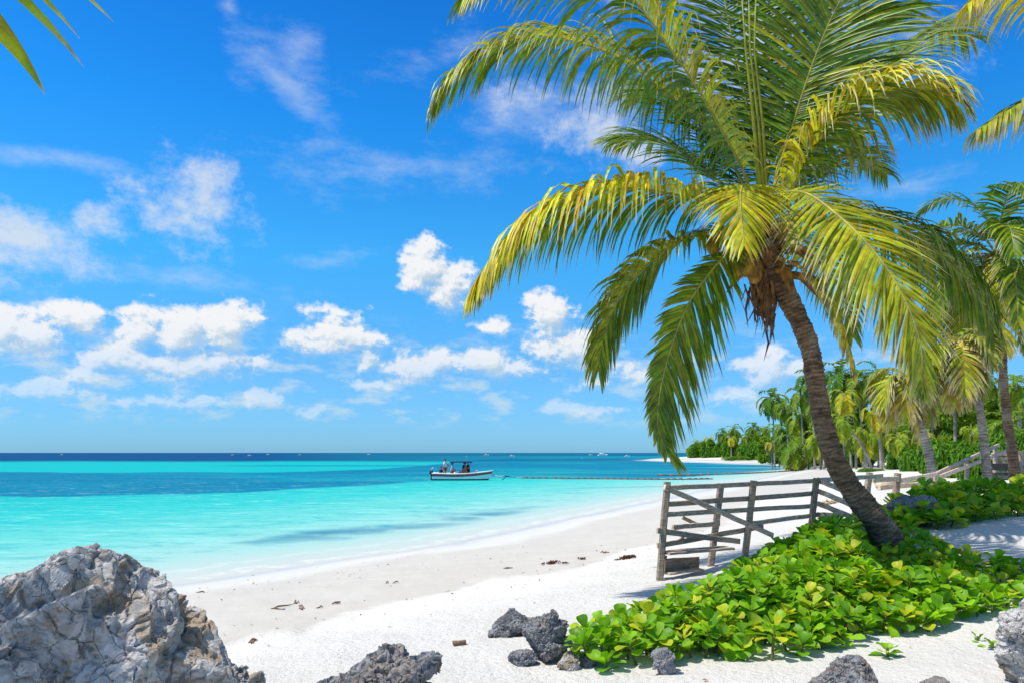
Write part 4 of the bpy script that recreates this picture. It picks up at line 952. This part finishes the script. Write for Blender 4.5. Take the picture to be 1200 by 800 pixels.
# ------------------------------------------------------------------ litter of the tide line
def clump(px, py, wpx, label, seed, m=M_SEAWEED, n=60, name='seaweed', cat='seaweed'):
    rng = random.Random(seed); p = hit(px, py); s = wpx * p.y / F / 2; mb = MB()
    for k in range(n):
        c = p + Vector((rng.gauss(0, .42) * s, rng.gauss(0, .3) * s, 0)); c.z = gz1(c.x, c.y) + abs(rng.gauss(0, .16)) * s * .6 + .01
        a = rng.uniform(0, 6.28); dv = Vector((math.cos(a), math.sin(a), rng.uniform(-.1, .7))) * rng.uniform(.1, .28) * s
        tube(mb, [c - dv, c + Vector((0, 0, .15 * s)), c + dv], [.035 * s, .075 * s, .02 * s], 5)
    return tag(mb.build(name, m, loc=p), label, cat, 'seaweed clumps on the beach')
clump(646, 661, 17, 'dark brown seaweed clump farthest left in the row on the beach', 1); clump(662, 661, 10, 'small seaweed clump touching the leftmost one', 2, n=40)
clump(683, 656, 12, 'small brown seaweed clump in the middle of the row', 3, n=40); clump(735, 654, 19, 'reddish brown seaweed clump nearest the fence', 4, n=70); clump(725, 657, 10, 'flat seaweed scrap beside the clump nearest the fence', 5, n=30)
GT = 'twigs on the sand'
for k, (px, py, l_, lab) in enumerate(((321, 712, .26, 'dark bent twig on damp sand right of the huge boulder'), (345, 706, .12, 'short twig upper right of the dark bent twig'), (370, 713, .1, 'thin twig right of the dark bent twig'), (289, 753, .07, 'tiny dark twig on sand right of the boulder, lowest one'), (237, 694, .14, 'twig at the water edge behind the boulder'), (395, 708, .08, 'tiny twig farthest right on the damp sand'), (457, 683, .1, 'lone twig in the middle of the pale beach'), (595, 666, .12, 'twig left of the seaweed row'), (707, 648, .1, 'dark speck of twig above the seaweed row'))):
    rng = random.Random(k); p = hit(px, py); m = MB(); a = rng.uniform(-.5, .5); dv = Vector((math.cos(a), math.sin(a), 0)) * l_
    p.z += .008
    for q in range(rng.randint(2, 4)):
        c_ = p + Vector((rng.gauss(0, .5) * l_, rng.gauss(0, .35) * l_, 0)); c_.z = gz1(c_.x, c_.y) + .006; b_ = a + rng.gauss(0, .6); e_ = Vector((math.cos(b_), math.sin(b_), 0)) * l_ * rng.uniform(.25, .6)
        tube(m, [c_ - e_, c_ - e_ * .3 + Vector((rng.gauss(0, .01), rng.gauss(0, .02), rng.uniform(0, .02))), c_ + e_ * .4 + Vector((rng.gauss(0, .01), rng.gauss(0, .02), rng.uniform(0, .03))), c_ + e_], [.004, .011, .009, .003], 5)
    tag(m.build('twig', M_TWIG, loc=p), lab, 'twig', GT)
p = hit(538, 758); m = MB(); beam(m, p + Vector((-.055, 0, .02)), p + Vector((.06, .02, .03)), .05, .035, n=4, jit=.006, col=(1.3, .9, .65)); tag(m.build('wood_chip', M_TWIG, False, loc=p) if False else m.build('wood_chip', M_TWIG, loc=p), 'small tan wood chip on white sand right of the pointed dark rock', 'wood chip')
clump(972, 590, 22, 'pale tan heap of dry brush on sand behind the corner post of the fence', 6, M_BRUSH, 90, 'brush_heap', 'brush heap')

rng = random.Random(55); mb = MB(); pts = []
for k in range(900):
    x_ = rng.uniform(-5, 5); y_ = rng.uniform(5.2, 16); pts.append((x_, y_))
PA = np.array(pts); DS = shore_d(PA[:, 0], PA[:, 1]); ZS = gz(PA[:, 0], PA[:, 1])
for (x_, y_), ds, z_ in zip(pts, DS, ZS):
    wgt = .75 * math.exp(-((ds - 7.4) / .5) ** 2) + .6 * math.exp(-((ds - 3.6) / .7) ** 2) + (.10 if ds > 1 else 0) + (.35 if inpoly((x_, y_ + .25), BEDP) else 0)
    if rng.random() > wgt: continue
    a = rng.uniform(0, 6.28); l_ = rng.uniform(.008, .03); e_ = Vector((math.cos(a), math.sin(a), rng.uniform(-.1, .3))) * l_; p = Vector((x_, y_, z_ + .012)); q_ = Vector((-e_.y, e_.x, .003)) * rng.uniform(.25, .6)
    c_ = rng.choice(((.12, .06, .03), (.3, .2, .12), (.2, .12, .07), (.45, .36, .25)))
    mb.add([p - e_, p + q_ + Vector((0, 0, .006)), p + e_, p - q_], [(0, 1, 2, 3)], c_)
tag(mb.build('weed_litter', M_DRY, loc=(0, 8, .8)), 'sparse brown bits of dry weed scattered over the pale sand', 'weed litter', None, 'stuff')

# ------------------------------------------------------------------ boat and people
BYp = wl(541, 562)[1]; bx0, bx1 = (507 - HX) / F * BYp, (578 - HX) / F * BYp; BL = bx1 - bx0
boat = thing('motor_boat', 'white open motor boat with dark red stripe carrying people on the turquoise water', 'boat', ((bx0 + bx1) / 2, BYp, 0))
def st(u):                                      # station along the hull: x, half beam, keel z, sheer z
    x = bx0 + BL * u
    hb = .86 * (1 - max(0, (u - .45) / .55) ** 2.2) * (.9 + .1 * min(1, u * 4)); sh = .55 + .1 * (1 - u) ** 2 - .0 + .62 * max(0, u - .3) ** 1.8; kz = -.28 + .5 * max(0, (u - .8) / .2) ** 2
    return x, max(hb, .015), kz, sh
def hull_band(mb, z0f, z1f, push=0.0, n=26, inner=False):
    for sg in (1, -1):
        vs_ = []; fs_ = []
        for i in range(n + 1):
            x, hb, kz, sh = st(i / n); u = i / n
            for t in (z0f(u, kz, sh), z1f(u, kz, sh)):
                q = max(0, min(1, (t - kz) / (sh - kz))); rake = .25 * max(0, u - .75) / .25 * (q - 1)
                vs_.append(Vector((x + rake, BYp + sg * (hb * (.74 + .26 * q ** .6) + push), t)))
            if i: b = (i - 1) * 2; fs_.append((b, b + 1, b + 3, b + 2))
        mb.add(vs_, fs_)
m = MB()
for k in range(6):
    a, b = k / 6, (k + 1) / 6
    hull_band(m, lambda u, kz, sh, a=a: kz + (sh - kz) * a, lambda u, kz, sh, b=b: kz + (sh - kz) * b)
x, hb, kz, sh = st(0)
m.add([(x, BYp - hb, sh), (x, BYp + hb, sh), (x, BYp + hb * .5, kz), (x, BYp - hb * .5, kz)], [(0, 1, 2, 3)])
vs_ = []; fs_ = []
for i in range(21):
    x, hb, kz, sh = st(i / 20 * .93); vs_ += [(x, BYp - hb * .9, .2), (x, BYp + hb * .9, .2)]
    if i: fs_.append((2 * i - 2, 2 * i - 1, 2 * i + 1, 2 * i))
m.add(vs_, fs_); m.build('hull', M_WHITE, boat)
m = MB(); hull_band(m, lambda u, kz, sh: sh - .27, lambda u, kz, sh: sh - .06, .02); m.build('stripe', M_RED, boat)
m = MB(); hull_band(m, lambda u, kz, sh: max(kz, -.1), lambda u, kz, sh: max(kz + .01, .12), .012); m.build('waterline_band', M_BLACK, boat)
m = MB()
for sg in (1, -1): tube(m, [Vector((st(i / 20)[0], BYp + sg * st(i / 20)[1], st(i / 20)[3])) for i in range(21)], .05, 6)
m.build('gunwale', M_WHITE, boat)
m = MB(); vs_ = []; fs_ = []
for i in range(9):
    u = .76 + .24 * i / 8; x, hb, kz, sh = st(u); vs_ += [(x, BYp - hb, sh + .01), (x, BYp, sh + .05), (x, BYp + hb, sh + .01)]
    if i: b = 3 * i - 3; fs_ += [(b, b + 1, b + 4, b + 3), (b + 1, b + 2, b + 5, b + 4)]
m.add(vs_, fs_); m.build('foredeck', M_WHITE, boat)
for u in (.22, .45, .62):
    x, hb, kz, sh = st(u); m = MB(); beam(m, (x, BYp - hb * .92, .42), (x, BYp + hb * .92, .42), .3, .06, n=2, jit=0); m.build('seat', M_WHITE, boat)
m = MB(); x = bx0 - .1; beam(m, (x, BYp, -.3), (x, BYp, .55), .16, .2, (0, 1, 0), 3, 0); beam(m, (x - .18, BYp, .72), (x + .12, BYp, .72), .3, .34, n=4, jit=0, ch=.3); o = m.build('outboard_motor', M_BLACK, boat)
m = MB(); tube(m, [(x + .1, BYp + .1, .8), (x - .02, BYp + .15, 1.0), (x + .2, BYp - .3, 1.15)], .035, 6); m.build('tiller', M_WHITE, o)
cx0, cx1 = (528 - HX) / F * BYp, (553 - HX) / F * BYp; cz = EYE - (540.6 - HY) / F * BYp
m = MB(); vs_ = []; fs_ = []
for i in range(7):
    for j in range(7):
        u = i / 6; v = j / 6; vs_.append((cx0 + (cx1 - cx0) * u, BYp - .8 + 1.6 * v, cz + .07 - .16 * (v - .5) ** 2 - .1 * (u - .5) ** 2))
for i in range(6):
    for j in range(6): fs_.append((i * 7 + j, i * 7 + j + 1, i * 7 + 8 + j, i * 7 + 7 + j))
nv = len(vs_); vs2 = vs_ + [(a, b, c - .09) for a, b, c in vs_]; fs2 = fs_ + [tuple(nv + q for q in reversed(f_)) for f_ in fs_]
ring = [j for j in range(7)] + [i * 7 + 6 for i in range(1, 7)] + [42 + j for j in range(5, -1, -1)] + [i * 7 for i in range(5, 0, -1)]
for a, b in zip(ring, ring[1:] + ring[:1]): fs2.append((a, b, nv + b, nv + a))
m.add(vs2, fs2); cano = m.build('canopy', M_NAVY, boat)
for a in (cx0 + .12, cx1 - .12):
    for s_ in (-.72, .72): m = MB(); tube(m, [(a, BYp + s_, .5), (a, BYp + s_, cz)], .012, 6); m.build('canopy_pole', M_STEEL, cano)
# folded white covers lying in the boat
for px, l_, lab in ((535, .75, 'white folded cover lying between the seated people in the boat'), (556, .5, 'white bag on the front seat of the boat')):
    x = (px - HX) / F * BYp; m = MB(); Dv, fs3 = ico(3)
    V = [(x + v[0] * l_ * .5 * (1 + .15 * math.sin(5 * v[1])), BYp - .2 + v[1] * .3, .66 + v[2] * .24 + .18 * v[0]) for v in Dv]; m.add(V, fs3); tag(m.build('cover' if px == 535 else 'bag', M_SHIRT_W, loc=(x, BYp - .2, .45)), lab, 'cover' if px == 535 else 'bag')

def person(label, base, pose, shirt, shorts, face=0, scale=1.0, hat=None):
    t = thing('person', label, 'person', base, 'people in the motor boat'); ca, sa = math.cos(face), math.sin(face)
    def w(p): return Vector(((p[0] * ca - p[1] * sa) * scale, (p[0] * sa + p[1] * ca) * scale, p[2] * scale))
    if pose == 'stand':
        J = dict(pel=(0, 0, .93), wa=(0, 0, 1.08), ch=(0, .01, 1.3), ne=(0, 0, 1.47), he=(0, -.02, 1.6), top=(0, -.02, 1.72), sl=(-.19, 0, 1.41), sr=(.19, 0, 1.41), el=(-.26, -.02, 1.13), er=(.26, -.12, 1.17), hl=(-.27, -.12, .9), hr=(.2, -.36, 1.12), kl=(-.11, -.03, .5), kr=(.11, -.03, .5), al=(-.11, 0, .09), ar=(.11, 0, .09), fl=(-.12, -.16, .04), fr=(.12, -.16, .04), pl=(-.1, 0, .88), pr=(.1, 0, .88))
    else:
        J = dict(pel=(0, 0, .53), wa=(0, .01, .68), ch=(0, -.02, .9), ne=(0, -.05, 1.07), he=(0, -.08, 1.2), top=(0, -.08, 1.32), sl=(-.19, -.03, 1.0), sr=(.19, -.03, 1.0), el=(-.25, -.13, .75), er=(.25, -.13, .75), hl=(-.15, -.38, .64), hr=(.15, -.38, .64), kl=(-.13, -.42, .5), kr=(.13, -.42, .5), al=(-.13, -.42, .1), ar=(.13, -.42, .1), fl=(-.13, -.57, .05), fr=(.13, -.57, .05), pl=(-.1, -.04, .5), pr=(.1, -.04, .5))
    rad = dict(pel=.13, wa=.12, ch=.145, ne=.055, he=.085, top=.06, sl=.07, sr=.07, el=.045, er=.045, hl=.04, hr=.04, kl=.062, kr=.062, al=.042, ar=.042, fl=.035, fr=.035, pl=.095, pr=.095)
    E = [('pel', 'wa'), ('wa', 'ch'), ('ch', 'ne'), ('ne', 'he'), ('he', 'top'), ('ch', 'sl'), ('ch', 'sr'), ('sl', 'el'), ('sr', 'er'), ('el', 'hl'), ('er', 'hr'), ('pel', 'pl'), ('pel', 'pr'), ('pl', 'kl'), ('pr', 'kr'), ('kl', 'al'), ('kr', 'ar'), ('al', 'fl'), ('ar', 'fr')]
    def skin(name, keys, m_, extra, cut=None):
        ks = list(keys); ix = {k: i for i, k in enumerate(ks)}; me = bpy.data.meshes.new(name)
        pos = {k: Vector(J[k]) for k in ks}
        if cut:
            for k, (o_, f_) in cut.items(): pos[k] = Vector(J[o_]).lerp(Vector(J[k]), f_)
        me.from_pydata([w(pos[k]) for k in ks], [(ix[a], ix[b]) for a, b in E if a in ix and b in ix], []); me.materials.append(m_)
        o = bpy.data.objects.new(name, me); C.objects.link(o); o.parent = t
        md = o.modifiers.new('skin', 'SKIN'); sv = me.skin_vertices.new() if not me.skin_vertices else me.skin_vertices[0]
        sv = me.skin_vertices[0]
        for k in ks: r_ = (rad[k] + extra) * scale; sv.data[ix[k]].radius = (r_, r_)
        sv.data[0].use_root = True; md.use_smooth_shade = True
        s2 = o.modifiers.new('sub', 'SUBSURF'); s2.levels = s2.render_levels = 2; return o
    skin('body', J.keys(), M_SKIN, 0)
    skin('shirt', ['ch', 'wa', 'pel', 'sl', 'sr', 'el', 'er'], shirt, .022, {'el': ('sl', .75), 'er': ('sr', .75)})
    skin('shorts', ['pel', 'pl', 'pr', 'kl', 'kr'], shorts, .024, {'kl': ('pl', .8), 'kr': ('pr', .8)})
    m = MB(); Dv, fs3 = ico(2); hc = Vector(J['he']) + Vector((0, .02, .05)); V = [w((hc.x + v[0] * .1, hc.y + v[1] * .11, hc.z + max(v[2], -.35 if v[1] > 0 else .1) * .11)) + Vector(base) for v in Dv]; m.add(V, fs3); m.build('hair', hat or M_HAIR, t)
    return t
X = lambda px: (px - HX) / F * BYp
person('standing person in a white shirt near the stern of the boat', (X(521.5), BYp, .2), 'stand', M_SHIRT_W, M_SHORT, 1.2)
person('seated person in a pink shirt in front of the standing one', (X(529.5), BYp - .15, .24), 'sit', M_SHIRT_P, M_SHORT, 1.5)
person('seated person in dark navy clothes nearest the middle of the boat', (X(543), BYp + .3, .3), 'sit', M_SHIRT_N, M_SHIRT_N, 1.2)
person('seated person in an orange top, nearest the camera in the boat', (X(546), BYp - .25, .26), 'sit', M_SHIRT_O, M_SHIRT_O, -1.4)
person('seated person in dark red beside the orange one, toward the bow', (X(549), BYp + .25, .34), 'sit', M_SHORT, M_SHIRT_N, -1.2)
person('crouching dark figure in navy by the motor at the stern', (X(516), BYp + .1, .0), 'sit', M_SHIRT_N, M_SHORT, 1.0, .92)

# floating lines
def float_line(label, pts, name, rope, fl, nf, fr_, rr_):
    t = thing(name, label, 'float line', pts[0]); P, tot = smooth_path(pts, 60); m = MB(); tube(m, [Vector(p) for p in P], rr_, 6); m.build('rope', rope, t)
    for k in range(nf):
        q = P[int((k + .5) / nf * 59)]; dv = Vector(P[min(59, int((k + .5) / nf * 59) + 1)] - q).normalized(); m = MB(); l_ = fr_ * 2.2
        tube(m, [Vector(q) - dv * l_, Vector(q) - dv * l_ * .7, Vector(q) + dv * l_ * .7, Vector(q) + dv * l_], [fr_ * .4, fr_, fr_, fr_ * .4], 8); m.build('float', fl, t)
    return t
def wv(px, py, dz=.02): a = wl(px, py); return Vector((a[0], a[1], dz))
float_line('long dark float line running right from the boat across the water', [wv(612, 560), wv(660, 560.3), wv(720, 561), wv(780, 561.6), wv(835, 561)], 'float_line', M_ROPE_D, M_FLOAT_D, 26, .13, .085)
float_line('float line with reddish floats reaching the far beach', [wv(770, 556.8), wv(820, 556.2), wv(870, 554.8), wv(915, 552.4), wv(936, 551, .12)], 'float_line', M_ROPE_D, M_FLOAT_R, 26, .15, .10)
m = MB(); tube(m, [Vector((bx1 - .45, BYp, .5)), Vector((bx1 + .6, BYp, .3)), wv(592, 558.8, .12), wv(613, 560, .05)], .07, 6); tag(m.build('mooring_rope', M_ROPE_W, loc=(bx1, BYp, .4)), 'white mooring rope from the bow of the boat to the dark float line', 'rope')

# distant boats
def far_boat(px, py, wpx, label, mast=False):
    Xc, Y = wl(px, py); s = wpx * Y / F; t = thing('distant_boat', label, 'boat', (Xc, Y, 0), 'white boats near the horizon'); m = MB()
    vs_ = []; fs_ = []
    for i in range(9):
        u = i / 8; hb = s * .13 * (1 - max(0, (u - .5) / .5) ** 2) + .01; x = Xc - s / 2 + s * u; sh = s * (.12 + .08 * u * u); vs_ += [(x, Y - hb * .5, 0), (x, Y - hb, sh), (x, Y + hb, sh), (x, Y + hb * .5, 0)]
        if i: b = 4 * i - 4; fs_ += [(b, b + 1, b + 5, b + 4), (b + 1, b + 2, b + 6, b + 5), (b + 2, b + 3, b + 7, b + 6)]
    fs_ += [(3, 2, 1, 0)]; m.add(vs_, fs_); m.build('hull', M_WHITE, t)
    m = MB(); beam(m, (Xc - s * .3, Y, s * .22), (Xc + s * .16, Y, s * .22), s * .18, s * .16, n=2, jit=0, ch=.25); cb = m.build('cabin', M_WHITE, t)
    m = MB(); beam(m, (Xc - s * .27, Y, s * .23), (Xc + s * .17, Y, s * .23), s * .188, s * .05, n=2, jit=0, ch=.1); m.build('window', M_DARKWIN, cb)
    if mast: m = MB(); tube(m, [(Xc, Y, s * .2), (Xc, Y, s * 1.0)], s * .03, 6); m.build('mast', M_WHITE, t)
far_boat(706, 533.6, 11, 'largest white boat near the horizon, left of the hanging frond'); far_boat(735, 534.6, 6, 'small white boat between the largest distant boat and the frond')
far_boat(570, 533.0, 5.5, 'white boat on the horizon above the bow of the motor boat'); far_boat(600, 534.4, 5.5, 'white boat on blue water just right of the motor boat bow')
far_boat(547, 535.2, 2, 'tiny white boat with a mast behind the motor boat', True); far_boat(692, 532.8, 4, 'tiny white boat just left of the largest distant boat')
far_boat(682, 537, 2.2, 'tiny white marker boat on blue water below the distant boats')
for px, py, s_, lab in ((72, 532.6, 3, 'lone speck of a boat on the horizon at the far left'), (272, 532.8, 3, 'leftmost speck in the cluster of horizon boats left of the middle'), (292, 533.6, 4, 'lowest speck in the cluster of horizon boats left of the middle'), (314, 532.4, 3.5, 'rightmost speck in the cluster of horizon boats left of the middle'), (351, 532.6, 3, 'lone boat speck right of the cluster on the horizon'), (432, 532.4, 3.5, 'lone boat speck on the horizon left of the motor boat')):
    far_boat(px, py, s_, lab)
